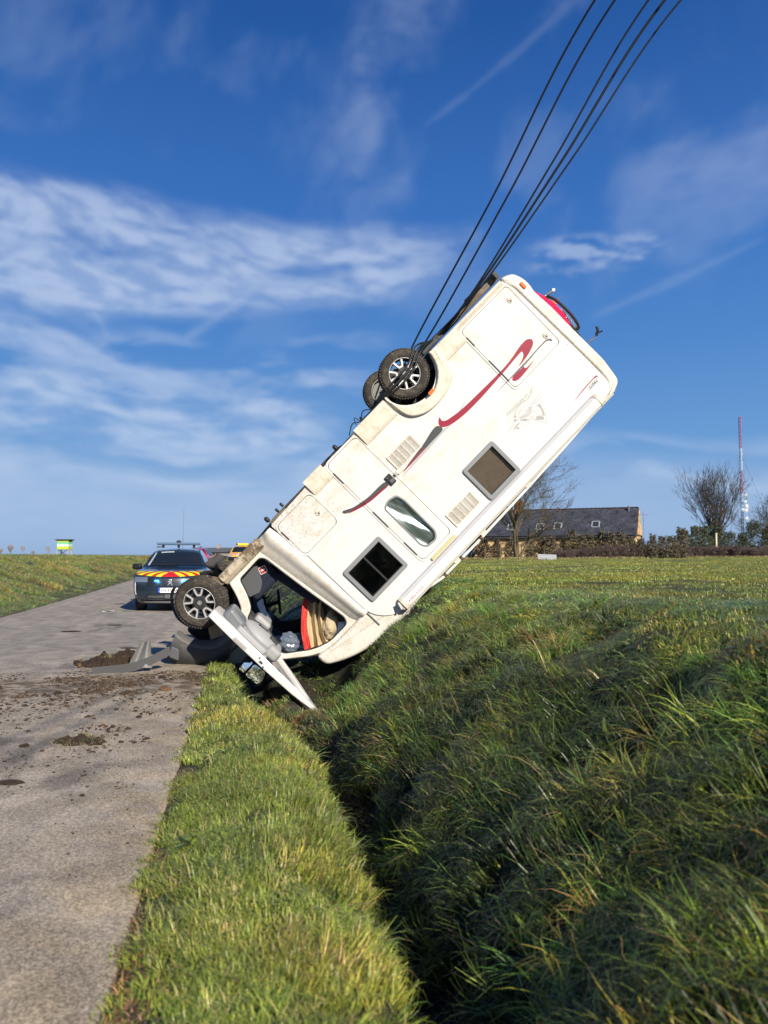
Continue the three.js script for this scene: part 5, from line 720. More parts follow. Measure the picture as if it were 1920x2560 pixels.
{
  // ploughed-up heap of turf beside the nose
  const heap = group('soil_heap', 'heap of dark torn up soil and turf on the road edge by the crushed nose', 'soil heap');
  const base = onRoad(10.75, -1.72); heap.position.copy(base);
  const lumps = []; const R = rng(5);
  const g = new THREE.PlaneGeometry(1.5, 0.75, 70, 40); g.rotateX(-Math.PI / 2); const p = g.attributes.position;
  for (let i = 0; i < p.count; i++) { const x = p.getX(i), z = p.getZ(i), e = Math.max(0, 1.15 - (x / 0.75) ** 2 - (z / 0.37) ** 2 - 0.6 * fbm(x * 7 + 3, z * 8, 3, 18)), t = (x + 0.75) / 1.5; p.setY(i, -0.03 + Math.sqrt(e) * (0.07 + 0.15 * t) * (0.5 + fbm(x * 7, z * 7, 4, 15)) + 0.03 * fbm(x * 25, z * 25, 2, 16) * e); }
  g.computeVertexNormals(); mesh('mound', g, soilMat, heap);
  for (let k = 0; k < 26; k++) { const t = R(), c = clod(0.03 + 0.06 * R() * t, 200 + k, 0.7, 2); c.translate(lerp(-0.7, 0.62, t), 0.02 + 0.12 * t * R(), (R() - 0.5) * 0.55); mesh('clod', c, R() < 0.25 ? soilDry : soilMat, heap); }
  const st = tuft({ n: 160, h: 0.12, w: 0.005, spread: 0.42, lean: 2.2, curl: 1, cols: [STR, STR2, BR, G2], seed: 301 }); st.scale(1.4, 0.45, 0.6); st.translate(0.1, 0.09, 0.03); mesh('turf', st, grassMat, heap).userData.kind = 'stuff';
  heap.rotation.y = 0.18; heap.scale.set(0.74, 1.3, 0.85);
  // smaller clump further down the road
  const h2 = group('soil_clump', 'small clump of soil and straw lying alone on the road', 'soil clump'); h2.position.copy(onRoad(6.38, -1.24));
  const g2 = new THREE.PlaneGeometry(0.46, 0.3, 36, 26); g2.rotateX(-Math.PI / 2); const q = g2.attributes.position; for (let i = 0; i < q.count; i++) { const x = q.getX(i), z = q.getZ(i), e = Math.max(0, 1.2 - (x / 0.23) ** 2 - (z / 0.15) ** 2 - 1.1 * fbm(x * 13 + 5, z * 13, 3, 28)); q.setY(i, -0.02 + Math.sqrt(e) * 0.085 * (0.3 + fbm(x * 20, z * 20, 3, 25))); } g2.computeVertexNormals(); mesh('mound', g2, soilMat, h2);
  const st2 = tuft({ n: 170, h: 0.1, w: 0.0035, spread: 0.22, lean: 2.4, curl: 1, cols: [STR, STR2, G1, BR], seed: 302 }); st2.scale(1, 0.5, 1); st2.translate(0, 0.02, 0); mesh('straw', st2, grassMat, h2).userData.kind = 'stuff';
  // clods big enough to pick out
  const spots = [[8.74, -0.83, 0.07, 'pale crumbly clod of earth on the road below the crushed bumper', soilDry], [5.32, -1.45, 0.05, 'flat dark clod of earth on the open road, nearer than the straw clump', soilMat], [7.3, -0.92, 0.03, 'small dark clod between the straw clump and the verge'], [6.3, -1.62, 0.04, 'little tuft of soil beside the straw clump'], [5.0, -0.95, 0.018, 'stone sized crumb of soil out on the clean asphalt'], [9.6, -0.95, 0.05, 'brown clod beside the torn bumper strip'], [8.6, -1.9, 0.05, 'dark clod in the muddy band across the road'], [15.4, -3.2, 0.1, 'thin flat cake of mud on the far lane'], [16.6, -2.6, 0.08, 'smaller flat cake of mud beyond it on the far lane'], [12.6, -1.75, 0.07, 'flat dark clod on the road behind the soil heap']];
  for (const [s, l, r, label, m] of spots) { const c = mesh('earth_clod', clod(r, 40 + s * 7, s > 12 ? 0.14 : 0.5), m || soilMat); c.position.copy(onRoad(s, l)).add(V3(0, r * 0.12, 0)); if (s > 12 || s === 5.32) c.scale.set(2.2, 0.6, 1); tag(c, label, 'clod', 'clods of earth on the road'); }
  // crumbs and straw too many to count
  const crumb = [clod(0.012, 71, 0.6, 1), clod(0.012, 72, 0.5, 1), clod(0.012, 73, 0.7, 1)]; const bits = [];
  for (let k = 0; k < 60000 && bits.length < 11000; k++) { const s = lerp(2.5, 13, R()), l = lerp(ROAD_L, ROAD_R, R()), m = mudField(s, l) + 0.006; const cl = smooth(0.42, 0.7, fbm(s * 2.5, l * 2.5, 3, 77)); if (R() < m * cl) bits.push([s, l, 0.25 + 1.6 * R() ** 4 * Math.min(1, m * 3) + 0.35 * R()]); }
  crumb.forEach((g, v) => { const L = bits.filter((_, i) => i % 3 === v), im = new THREE.InstancedMesh(g, soilDry, L.length), M = new THREE.Matrix4(), c = new THREE.Color(); L.forEach(([s, l, k], i) => { const q = onRoad(s, l); M.compose(q.add(V3(0, 0.002, 0)), new THREE.Quaternion().setFromEuler(new THREE.Euler(0, R() * 6.3, 0)), V3(k * (0.8 + R()), k, k)); im.setMatrixAt(i, M); const d = 0.3 + 0.8 * R() * R(); im.setColorAt(i, c.setRGB(d, d * 0.95, d * 0.9)); }); im.name = numbered('soil_crumbs'); im.castShadow = im.receiveShadow = true; tag(im, 'crumbs of soil and gravel strewn over the road', 'soil', null, 'stuff'); scene.add(im); });
  const sg = tuft({ n: 14, h: 0.09, w: 0.003, spread: 0.1, lean: 3.2, curl: 0.6, cols: [STR, STR2, BR], seed: 303 }), L = bits.filter((_, i) => i % 19 === 0), im = new THREE.InstancedMesh(sg, grassMat, L.length), M = new THREE.Matrix4(); L.forEach(([s, l], i) => { M.compose(onRoad(s, l), new THREE.Quaternion().setFromEuler(new THREE.Euler(0, R() * 6.3, 0)), V3(1, 0.35, 1)); im.setMatrixAt(i, M); }); im.name = 'straw_litter'; im.castShadow = im.receiveShadow = true; tag(im, 'bits of straw and root strewn over the muddy road', 'straw', null, 'stuff'); scene.add(im);
  // torn bumper strip
  const strip = group('bumper_fragment', 'torn grey plastic bumper fragment lying in front of the soil heap', 'bumper piece'); strip.position.copy(onRoad(10.05, -1.36)); strip.rotation.y = 0.32; strip.scale.set(0.74, 1.15, 0.8);
  const f = new THREE.PlaneGeometry(0.42, 0.3, 20, 14), fp = f.attributes.position; for (let i = 0; i < fp.count; i++) { const x = fp.getX(i), y = fp.getY(i), t = (y + 0.15) / 0.3; fp.setXYZ(i, x * (1 - 0.62 * t) + 0.1 * t, y, 0.04 * Math.sin(x * 16) + 0.03 * fbm(x * 8, y * 8, 2, 4)); } f.computeVertexNormals(); f.rotateX(-0.35).translate(0.12, 0.17, -0.08); mesh('flap', f, std([0.17, 0.175, 0.178], 0.5, 0, { map: texDust, bumpMap: bumpFine, bumpScale: 0.003 }), strip);
  const e = new THREE.CatmullRomCurve3([V3(-0.62, 0.03, 0.02), V3(-0.3, 0.04, 0), V3(0, 0.06, 0.0), V3(0.3, 0.12, -0.02), V3(0.62, 0.22, -0.05)]); const sh = new THREE.Shape([[-0.045, -0.01], [0.05, -0.012], [0.05, 0.006], [-0.03, 0.008]].map(p => new THREE.Vector2(...p))); mesh('strip', new THREE.ExtrudeGeometry(sh, { steps: 40, extrudePath: e }), std([0.05, 0.05, 0.052], 0.5), strip);
  const paper = group('paper_sheet', 'strip of white paper on the road in front of the dark car', 'paper'); paper.position.copy(onRoad(20.4, -3.35)); const pg = new THREE.PlaneGeometry(0.3, 0.12, 8, 4); pg.rotateX(-Math.PI / 2); const pp = pg.attributes.position; for (let i = 0; i < pp.count; i++) pp.setY(i, 0.012 + 0.012 * Math.sin(pp.getX(i) * 20)); pg.computeVertexNormals(); mesh('sheet', pg, std([0.8, 0.8, 0.78], 0.9), paper); 
}
// ================================================================ vehicles on the road
function carSurface(profile, Wf, plan) {
  const c = new THREE.CatmullRomCurve3(profile.map(([z, h]) => V3(0, h, z)), false, 'centripetal'), N = 120, pts = c.getSpacedPoints(N);
  const at = (i, t) => { const f = clamp(i, 0, 1) * N, k = Math.min(N - 1, Math.floor(f)), a = pts[k], b = pts[k + 1], u = f - k, h = lerp(a.y, b.y, u), z = lerp(a.z, b.z, u); return V3(t * Wf(h), h - plan.crown * t * t * smooth(0.9, 1.4, h), z - plan.front * Math.abs(t) ** plan.pow * smooth(0.6, 2, z) + plan.rear * Math.abs(t) ** plan.pow * smooth(-0.6, -2, z)); };
  const patch = (i0, i1, t0, t1, off = 0, n = 20, m = 20, trim) => {
    const pos = [], uv = [], idx = [];
    for (let a = 0; a <= n; a++) for (let b = 0; b <= m; b++) { const tt = lerp(t0, t1, b / m), ii = trim ? lerp(trim(tt)[0], trim(tt)[1], a / n) : lerp(i0, i1, a / n), e = 1e-3, p = at(ii, tt); if (off) { const d1 = at(ii + e, tt).sub(at(ii - e, tt)), d2 = at(ii, tt + e).sub(at(ii, tt - e)), nn = d1.cross(d2).normalize(); const out = p.clone().sub(V3(0, 0.7, 0)); if (nn.dot(out) < 0) nn.negate(); p.addScaledVector(nn, off); } pos.push(p.x, p.y, p.z); uv.push(b / m, a / n); if (a < n && b < m) { const k = a * (m + 1) + b; idx.push(k, k + 1, k + m + 1, k + 1, k + m + 2, k + m + 1); } }
    const g = new THREE.BufferGeometry(); g.setAttribute('position', new THREE.Float32BufferAttribute(pos, 3)); g.setAttribute('uv', new THREE.Float32BufferAttribute(uv, 2)); g.setIndex(idx); g.computeVertexNormals(); return g;
  };
  const idxAt = (fn) => { let best = 0, bd = 1e9; for (let k = 0; k <= 600; k++) { const p = at(k / 600, 0), d = fn(p); if (d < bd) { bd = d; best = k / 600; } } return best; };
  const I = (z, h) => idxAt(p => (p.z - z) ** 2 + (p.y - h) ** 2);
  const side = (s, hb, off = 0, z0 = -9, z1 = 9, h0 = -9, h1 = 9) => { // flank between sill and profile
    const n = 60, m = 14, pos = [], idx = []; const up = pts.filter((p, k) => true); const zs = up.map(p => p.z), zmax = Math.min(z1, Math.max(...zs)), zmin = Math.max(z0, Math.min(...zs));
    const top = z => { let h = hb; for (let k = 0; k < up.length - 1; k++) { const a = up[k], b = up[k + 1]; if ((a.z - z) * (b.z - z) <= 0 && a.z !== b.z) h = Math.max(h, lerp(a.y, b.y, (z - a.z) / (b.z - a.z))); } return h; };
    const bot = z => { let h = 9; for (let k = 0; k < up.length - 1; k++) { const a = up[k], b = up[k + 1]; if ((a.z - z) * (b.z - z) <= 0 && a.z !== b.z) h = Math.min(h, lerp(a.y, b.y, (z - a.z) / (b.z - a.z))); } return Math.abs(z) > 2.1 ? Math.max(hb, Math.min(h, top(z))) : hb; };
    for (let a = 0; a <= n; a++) for (let b = 0; b <= m; b++) { const z = lerp(zmin, zmax, a / n), hB = Math.max(bot(z), h0), hT = Math.max(hB, Math.min(top(z), h1)), h = lerp(hB, hT, b / m); pos.push(s * (Wf(h) + off), h - plan.crown * smooth(0.9, 1.4, h), z - plan.front * smooth(0.6, 2, z) + plan.rear * smooth(-0.6, -2, z)); if (a < n && b < m) { const k = a * (m + 1) + b; idx.push(k, k + 1, k + m + 1, k + 1, k + m + 2, k + m + 1); } }
    const g = new THREE.BufferGeometry(); g.setAttribute('position', new THREE.Float32BufferAttribute(pos, 3)); g.setIndex(idx); g.computeVertexNormals(); return g;
  };
  return { at, patch, I, side };
}
const CAR_TYRE = (() => { const g = tyreGeo(0.345, 0.225, 0.23, 40); return g.rotateY(Math.PI / 2); })(), CAR_RIM = new THREE.CylinderGeometry(0.22, 0.22, 0.2, 32).rotateZ(Math.PI / 2);
function carWheels(g, xs, zs, r = 0.345) { for (const z of zs) for (const x of [-xs, xs]) { const w = new THREE.Group(); w.name = 'wheel'; w.position.set(x, r, z); w.scale.setScalar(r / 0.345); g.add(w); mesh('tyre', CAR_TYRE, std([0.025, 0.025, 0.026], 0.9), w); mesh('rim', CAR_RIM, std([0.25, 0.25, 0.26], 0.4, 0.7), w); } }
const carGlass = std([0.012, 0.016, 0.02], 0.04, 0, {});
{ // ---- dark blue gendarmerie car, facing us
  const car = group('patrol_car', 'dark blue patrol car with red and yellow chevron bonnet and blue flashers on the road', 'car');
  car.position.copy(onRoad(22.3, -1.82)); car.position.y -= 0.02; car.rotation.y = YAW;
  const prof = [[2.02, 0.2], [2.2, 0.24], [2.3, 0.36], [2.32, 0.55], [2.31, 0.74], [2.28, 0.86], [2.2, 0.95], [2.0, 1.01], [1.6, 1.08], [1.12, 1.14], [0.75, 1.34], [0.35, 1.54], [-0.05, 1.61], [-0.6, 1.64], [-1.3, 1.61], [-1.85, 1.5], [-2.1, 1.2], [-2.28, 0.95], [-2.32, 0.6], [-2.2, 0.28]];
  const Wf = h => curve([[0.2, 0.78], [0.35, 0.87], [0.55, 0.915], [0.8, 0.92], [0.95, 0.905], [1.08, 0.86], [1.3, 0.75], [1.5, 0.655], [1.62, 0.6], [1.7, 0.57]], h);
  const S = carSurface(prof, Wf, { crown: 0.05, front: 0.34, rear: 0.2, pow: 2.6 });
  const blue = phys([0.012, 0.024, 0.04], 0.22, { clearcoat: 1, clearcoatRoughness: 0.05 }), blk = std([0.008, 0.008, 0.009], 0.4);
  mesh('body', [S.patch(0, 1, -1, 1, 0, 140, 30), S.side(1, 0.26), S.side(-1, 0.26)], blue, car);
  mesh('underbody', [box(1.5, 0.2, 4.1, 0, 0.32, 0)], blk, car);
  const iH = S.I(1.12, 1.14), iW = S.I(0.35, 1.54), iLip = S.I(2.28, 0.86), iB = S.I(2.0, 1.01);
  const ws = mesh('windscreen', S.patch(lerp(iH, iW, 0.06), lerp(iH, iW, 0.97), -0.9, 0.9, 0.012, 20, 20), carGlass, car);
  mesh('sun_strip', S.patch(lerp(iH, iW, 0.86), lerp(iH, iW, 0.95), -0.62, -0.1, 0.02, 3, 10), std([0.42, 0.47, 0.48], 0.4), ws); mesh('screen_edge', S.patch(lerp(iH, iW, 0.1), lerp(iH, iW, 0.93), -0.86, -0.8, 0.018, 12, 2), std([0.36, 0.41, 0.42], 0.5), ws); mesh('wiper', [bar(V3(-0.6, 1.17, 1.06), V3(0.1, 1.19, 1.07), 0.01)], blk, ws);
  const texChev = canvas(1024, 256, (c, W, Hh) => { c.fillStyle = 'rgb(206,220,20)'; c.fillRect(0, 0, W, Hh); c.fillStyle = 'rgb(196,22,40)'; for (let k = 0; k < 8; k++) for (const s of [-1, 1]) { const x0 = W / 2 + s * (70 + k * 140) , d = s * 190; c.beginPath(); c.moveTo(x0, Hh); c.lineTo(x0 + s * 62, Hh); c.lineTo(x0 + s * 62 + d * -0.9, 0); c.lineTo(x0 - d * 0.9, 0); c.fill(); } c.beginPath(); c.moveTo(W / 2 - 95, Hh); c.lineTo(W / 2 + 95, Hh); c.lineTo(W / 2, Hh * 0.42); c.fill(); c.fillStyle = 'rgb(60,20,30)'; c.font = 'bold 26px sans-serif'; c.textAlign = 'center'; c.fillText('112', W / 2, Hh - 34); });
  mesh('chevron_band', S.patch(0, 0, -0.97, 0.97, 0.008, 8, 40, t => [iLip + 0.004 + 0.012 * t * t, lerp(iLip, iB, 1.05) + 0.01 * t * t]), std([0.9, 0.9, 0.9], 0.5, 0, { map: texChev }), car);
  const iG0 = S.I(2.31, 0.66), iG1 = S.I(2.285, 0.845);
  const texGr = canvas(512, 128, (c, W, Hh) => { c.fillStyle = 'rgb(12,13,16)'; c.fillRect(0, 0, W, Hh); c.fillStyle = 'rgb(120,126,134)'; for (let j = 0; j < 7; j++) for (let i = 0; i < 30; i++) { c.fillRect(i * 18 + (j % 2) * 9, j * 18 + 6, 9, 3); } });
  const gr = mesh('grille', S.patch(iG0, iG1, -0.62, 0.62, 0.01, 10, 24), std([1, 1, 1], 0.4, 0.2, { map: texGr }), car);
  const zF = S.at(iG1, 0).z;
  const lion = new THREE.Shape([[-0.03, 0.07], [0.02, 0.085], [0.055, 0.06], [0.03, 0.045], [0.06, 0.01], [0.03, 0.012], [0.05, -0.05], [0.065, -0.08], [0.03, -0.075], [0.02, -0.03], [-0.01, -0.045], [-0.05, -0.085], [-0.06, -0.07], [-0.03, -0.03], [-0.02, 0.0], [-0.06, 0.005], [-0.065, 0.02], [-0.02, 0.03]].map(p => new THREE.Vector2(...p))); mesh('badge', extrude(lion, 0.012, 0.002, 0).translate(0, 0.755, zF + 0.035), std([0.75, 0.76, 0.78], 0.25, 0.9), gr);
  for (const x of [-0.31, 0.31]) { const f = mesh('blue_flasher', box(0.15, 0.05, 0.03, x, 0.79, S.at(iG1, x / 0.9).z + 0.015, 0.012), new THREE.MeshStandardMaterial({ color: 0x1030a0, emissive: new THREE.Color().setRGB(0.1, 0.55, 1), emissiveIntensity: 1.5, roughness: 0.3 }), car); const pl = new THREE.PointLight(new THREE.Color().setRGB(0.1, 0.5, 1), 0.25); pl.position.set(x, 0.79, S.at(iG1, x / 0.9).z + 0.09); pl.castShadow = true; pl.name = 'flasher_glow'; car.add(pl); }
  for (const s of [-1, 1]) {
    const h = mesh('headlight', S.patch(S.I(2.3, 0.76), S.I(2.26, 0.88), s * 0.6, s * 0.97, 0.012, 6, 10), std([0.3, 0.33, 0.36], 0.1, 0.6), car);
    mesh('day_light', S.patch(S.I(2.31, 0.44), S.I(2.3, 0.74), s * 0.925, s * 0.955, 0.016, 8, 2), std([0.85, 0.87, 0.88], 0.3), h);
    mesh('mirror', box(0.25, 0.16, 0.14, s * 0.985, 1.13, 0.86, 0.06, 4), std([0.01, 0.012, 0.016], 0.25), car);
    mesh('side_window', S.side(s, 1.08, 0.008, -1.6, 0.7, 1.1, 1.5), carGlass, car);
    mesh('roof_rail', [bar(V3(s * 0.575, 1.66, 0.1), V3(s * 0.56, 1.69, -1.5), 0.02)], std([0.3, 0.32, 0.35], 0.3, 0.6), car);
  }
  const lg = S.patch(S.I(2.27, 0.33), S.I(2.315, 0.46), -0.62, 0.62, 0.01, 4, 20); mesh('lower_grille', lg, blk, car);
  for (let k = 0; k < 4; k++) mesh('grille_bar', S.patch(S.I(2.27, 0.345 + k * 0.03), S.I(2.27, 0.355 + k * 0.03), -0.6, 0.6, 0.02, 2, 16), std([0.2, 0.21, 0.22], 0.4, 0.5), car);
  mesh('radar_block', box(0.24, 0.1, 0.03, 0, 0.4, 2.345, 0.01), std([0.09, 0.09, 0.095], 0.5), car);
  mesh('skid_strip', S.patch(S.I(2.2, 0.26), S.I(2.25, 0.305), -0.85, 0.85, 0.02, 3, 24), std([0.45, 0.46, 0.47], 0.35, 0.5), car);
  const texPl = canvas(512, 112, (c, W, Hh) => { c.fillStyle = 'rgb(235,235,232)'; c.fillRect(0, 0, W, Hh); c.fillStyle = 'rgb(34,76,180)'; c.fillRect(0, 0, 46, Hh); c.fillRect(W - 46, 0, 46, Hh); c.fillStyle = 'rgb(20,20,24)'; c.font = 'bold 86px sans-serif'; c.textAlign = 'center'; c.textBaseline = 'middle'; c.fillText('FW 823 VS', W / 2, Hh / 2 + 4, W - 116); c.fillStyle = 'rgb(240,240,240)'; c.font = 'bold 30px sans-serif'; c.fillText('F', 23, 84); });
  mesh('number_plate', new THREE.PlaneGeometry(0.56, 0.12).translate(0, 0.555, 2.345), std([1, 1, 1], 0.5, 0, { map: texPl }), car); mesh('plate_holder', box(0.58, 0.135, 0.03, 0, 0.555, 2.327, 0.01), blk, car);
  const bar1 = mesh('light_bar', box(1.18, 0.07, 0.26, 0, 1.755, -0.15, 0.03), std([0.1, 0.16, 0.24], 0.25), car); for (const x of [-0.42, 0, 0.42]) mesh('bar_foot', box(0.06, 0.14, 0.14, x, 1.71, -0.15, 0.015), blk, bar1); mesh('bar_lamp', box(0.12, 0.1, 0.12, 0, 1.8, -0.15, 0.03), blk, bar1);
  mesh('aerial', bar(V3(0.05, 1.64, -0.9), V3(0.06, 2.9, -1.1), 0.004, 0.002, 5), blk, car);
  carWheels(car, 0.79, [1.4, -1.4]);
}
{ // ---- red hatchback seen from behind, far up the road
  const car = group('red_car', 'red car parked far up the road behind the patrol car, seen from the rear', 'car');
  car.position.copy(onRoad(62, -3.85)); car.rotation.y = YAW + Math.PI - 0.12;
  const prof = [[2.0, 0.25], [2.08, 0.5], [2.05, 0.8], [1.7, 0.95], [1.0, 1.03], [0.3, 1.42], [-0.4, 1.55], [-1.2, 1.53], [-1.75, 1.38], [-1.98, 1.0], [-2.08, 0.75], [-2.06, 0.4], [-1.9, 0.25]];
  const Wf = h => curve([[0.2, 0.78], [0.5, 0.88], [0.85, 0.88], [1.0, 0.85], [1.3, 0.73], [1.55, 0.6]], h), S = carSurface(prof, Wf, { crown: 0.05, front: 0.25, rear: 0.22, pow: 2.6 }), red = phys([0.3, 0.006, 0.012], 0.25, { clearcoat: 1 });
  mesh('body', [S.patch(0, 1, -1, 1, 0, 110, 24), S.side(1, 0.28), S.side(-1, 0.28)], red, car); mesh('rear_window', S.patch(S.I(-1.72, 1.4), S.I(-1.95, 1.05), -0.86, 0.86, 0.015), carGlass, car);
  for (const s of [-1, 1]) { mesh('tail_light', S.patch(S.I(-1.97, 1.0), S.I(-2.06, 0.8), s * 0.62, s * 0.97, 0.015, 4, 8), redLens, car); mesh('side_window', S.side(s, 1.02, 0.01, -1.5, 0.5, 1.04, 1.45), carGlass, car); mesh('mirror', box(0.22, 0.15, 0.12, s * 0.97, 1.05, 0.7, 0.05), std([0.02, 0.02, 0.02], 0.4), car); }
  mesh('rear_plate', new THREE.PlaneGeometry(0.5, 0.11).rotateY(Math.PI).translate(0, 0.72, -2.11), std([0.8, 0.8, 0.78], 0.5), car); mesh('bumper', S.patch(S.I(-2.07, 0.5), S.I(-1.95, 0.27), -0.9, 0.9, 0.015), std([0.03, 0.03, 0.03], 0.6), car);
  carWheels(car, 0.76, [1.25, -1.3], 0.31); 
}
{ // ---- yellow service van facing us, on the right-hand side of the road
  const car = group('service_van', 'yellow service van with dark bumper and yellow roof box, far up the road', 'van');
  car.position.copy(onRoad(74, -1.35)); car.rotation.y = YAW - 0.18;
  const prof = [[2.0, 0.26], [2.12, 0.45], [2.12, 0.7], [2.02, 0.88], [1.75, 1.02], [1.25, 1.14], [0.75, 1.55], [0.3, 1.74], [-0.6, 1.8], [-1.9, 1.78], [-2.1, 1.6], [-2.12, 0.7], [-2.0, 0.3]];
  const Wf = h => curve([[0.2, 0.8], [0.5, 0.9], [0.9, 0.91], [1.1, 0.88], [1.5, 0.76], [1.8, 0.66]], h), S = carSurface(prof, Wf, { crown: 0.05, front: 0.25, rear: 0.05, pow: 2.6 });
  mesh('body', [S.patch(0, 1, -1, 1, 0, 110, 24), S.side(1, 0.3), S.side(-1, 0.3)], phys([0.8, 0.5, 0.02], 0.35, { clearcoat: 0.6 }), car); mesh('windscreen', S.patch(S.I(1.2, 1.17), S.I(0.42, 1.69), -0.88, 0.88, 0.015), carGlass, car);
  const texF = canvas(256, 64, (c, W, Hh) => { c.fillStyle = 'rgb(228,196,160)'; c.fillRect(0, 0, W, Hh); c.fillStyle = 'rgb(200,60,40)'; for (let k = 0; k < 6; k++) for (const s of [-1, 1]) { const x = W / 2 + s * (10 + k * 26); c.beginPath(); c.moveTo(x, 0); c.lineTo(x + s * 10, 0); c.lineTo(x + s * 26, Hh); c.lineTo(x + s * 16, Hh); c.fill(); } });
  mesh('striped_bonnet', S.patch(S.I(2.05, 0.84), S.I(1.3, 1.12), -0.93, 0.93, 0.01), std([0.9, 0.9, 0.9], 0.5, 0, { map: texF }), car); mesh('bumper', S.patch(S.I(2.02, 0.3), S.I(2.1, 0.76), -0.97, 0.97, 0.02), std([0.015, 0.016, 0.018], 0.5), car); mesh('number_plate', new THREE.PlaneGeometry(0.5, 0.12).translate(0, 0.55, 2.15), std([0.75, 0.76, 0.78], 0.5), car);
  for (const s of [-1, 1]) { mesh('headlight', S.patch(S.I(2.1, 0.74), S.I(2.0, 0.9), s * 0.62, s * 0.95, 0.02, 4, 6), std([0.5, 0.52, 0.54], 0.2, 0.4), car); mesh('mirror', box(0.2, 0.24, 0.12, s * 1.0, 1.2, 0.95, 0.05), std([0.02, 0.02, 0.02], 0.5), car); mesh('side_window', S.side(s, 1.1, 0.01, -0.4, 0.8, 1.14, 1.62), carGlass, car); }
  mesh('roof_box', box(0.95, 0.2, 0.9, 0.1, 1.93, -0.3, 0.04), std([0.85, 0.62, 0.02], 0.5), car); mesh('roof_beacon', [box(0.16, 0.16, 0.16, -0.42, 1.92, 0.1, 0.03), bar(V3(-0.5, 1.85, 0), V3(-0.5, 2.15, 0), 0.012)], std([0.05, 0.03, 0.01], 0.4), car);
  carWheels(car, 0.78, [1.35, -1.35], 0.32);
}

// ================================================================ beyond the field
const fieldAt = (x, z) => { const [s, l] = toSL(x, z); return V3(x, groundY(s, l), z); };
function branchTree({ seed, height, stems, spread, levels, kids, r0, up = 0.3, gnarl = 0.25, leanX = 0, ratio = 0.72, first = 0.28, twig = 0.006 }) {
  const R = rng(seed), trunk = [], crown = [];
  const grow = (p, dir, len, r, lev) => {
    const n = lev < 2 ? 4 : 2; let a = p.clone(), d = dir.clone(); const joints = [];
    for (let k = 0; k < n; k++) { d.add(V3((R() - 0.5) * gnarl, (R() - 0.5) * gnarl * 0.6 + up * 0.08, (R() - 0.5) * gnarl)).normalize(); const b = a.clone().addScaledVector(d, len / n), ra = lerp(r, r * 0.62, k / n), rb = lerp(r, r * 0.62, (k + 1) / n); (lev === 0 ? trunk : crown).push(bar(a, b, ra, rb, lev < 1 ? 8 : lev < 3 ? 5 : 3)); joints.push([b.clone(), d.clone(), rb]); a = b; }
    if (lev >= levels) return;
    const m = kids[Math.min(lev, kids.length - 1)];
    for (let k = 0; k < m; k++) { const f = k === 0 ? n - 1 : Math.floor(lerp(n * (lev ? 0.2 : 0.45), n, R())), [q, dd, rr] = joints[Math.min(n - 1, f)]; const az = R() * 6.283, ang = (k === 0 ? 0.18 : 0.45 + 0.5 * R()) * spread; const side = V3(Math.cos(az), 0, Math.sin(az)).addScaledVector(dd, -dd.dot(V3(Math.cos(az), 0, Math.sin(az)))).normalize(); const nd = dd.clone().multiplyScalar(Math.cos(ang)).addScaledVector(side, Math.sin(ang)).add(V3(0, up * 0.3, 0)).normalize(); grow(q, nd, len * ratio * (0.75 + 0.45 * R()), Math.max(twig, rr * (k === 0 ? 0.85 : 0.62)), lev + 1); }
  };
  for (let i = 0; i < stems; i++) { const a = i / stems * 6.283 + R(); grow(V3(Math.cos(a) * 0.12 * (stems > 1), 0, Math.sin(a) * 0.12 * (stems > 1)), V3(Math.cos(a) * 0.22 * (stems > 1) + leanX, 1, Math.sin(a) * 0.2 * (stems > 1)).normalize(), height * first * (0.85 + 0.3 * R()), r0 * (0.8 + 0.3 * R()), 0); }
  return [trunk, crown];
}
const texBark = dataTex(128, (x, y, i, j) => { const f = soilF[(j * 4) * 512 + i * 4], v = 120 + 130 * f; return [v, v * 0.96, v * 0.86]; });
const bark = std([0.26, 0.23, 0.15], 0.95, 0, { map: texBark }), barkGrey = std([0.2, 0.175, 0.15], 0.95, 0, { map: texBark }), leafMat = (c) => new THREE.MeshPhysicalMaterial({ vertexColors: true, color: new THREE.Color().setRGB(...c), roughness: 0.7, transmission: 0.2, thickness: 0, side: THREE.DoubleSide });
function leafCloud(n, R, fn, size, cols) { const P = [], C = []; for (let i = 0; i < n; i++) { const p = fn(R), a = V3(R() - 0.5, R() - 0.5, R() - 0.5).normalize(), b = V3(R() - 0.5, R() - 0.5, R() - 0.5).cross(a).normalize(), s = size * (0.5 + R()), c = cols[Math.floor(R() * cols.length)], k = 0.6 + 0.7 * R(); P.push(...p.clone().addScaledVector(a, s).toArray(), ...p.clone().addScaledVector(b, s * 0.45).toArray(), ...p.clone().addScaledVector(a, -s).toArray(), ...p.clone().addScaledVector(a, s).toArray(), ...p.clone().addScaledVector(a, -s).toArray(), ...p.clone().addScaledVector(b, -s * 0.45).toArray()); for (let j = 0; j < 6; j++) C.push(c[0] * k, c[1] * k, c[2] * k); } const g = new THREE.BufferGeometry(); g.setAttribute('position', new THREE.Float32BufferAttribute(P, 3)); g.setAttribute('color', new THREE.Float32BufferAttribute(C, 3)); g.computeVertexNormals(); return g; }
function plantTree(name, label, opt, pos, mat, ivy) {
  const t = group(name, label, 'tree', null); t.position.copy(pos); const [tr, cr] = branchTree(opt); mesh('trunk', tr, mat, t); mesh('crown', cr, mat, t);
  if (ivy) mesh('ivy', leafCloud(1800, rng(opt.seed + 5), R => { const h = R() * opt.height * 0.45, a = R() * 6.283, r = 0.25 + 0.9 * R() * (h / opt.height + 0.2) * 2; return V3(Math.cos(a) * r, h, Math.sin(a) * r); }, 0.11, [[0.05, 0.06, 0.02], [0.09, 0.085, 0.03], [0.03, 0.045, 0.015]]), leafMat([1, 1, 1]), t);
  return t;
}
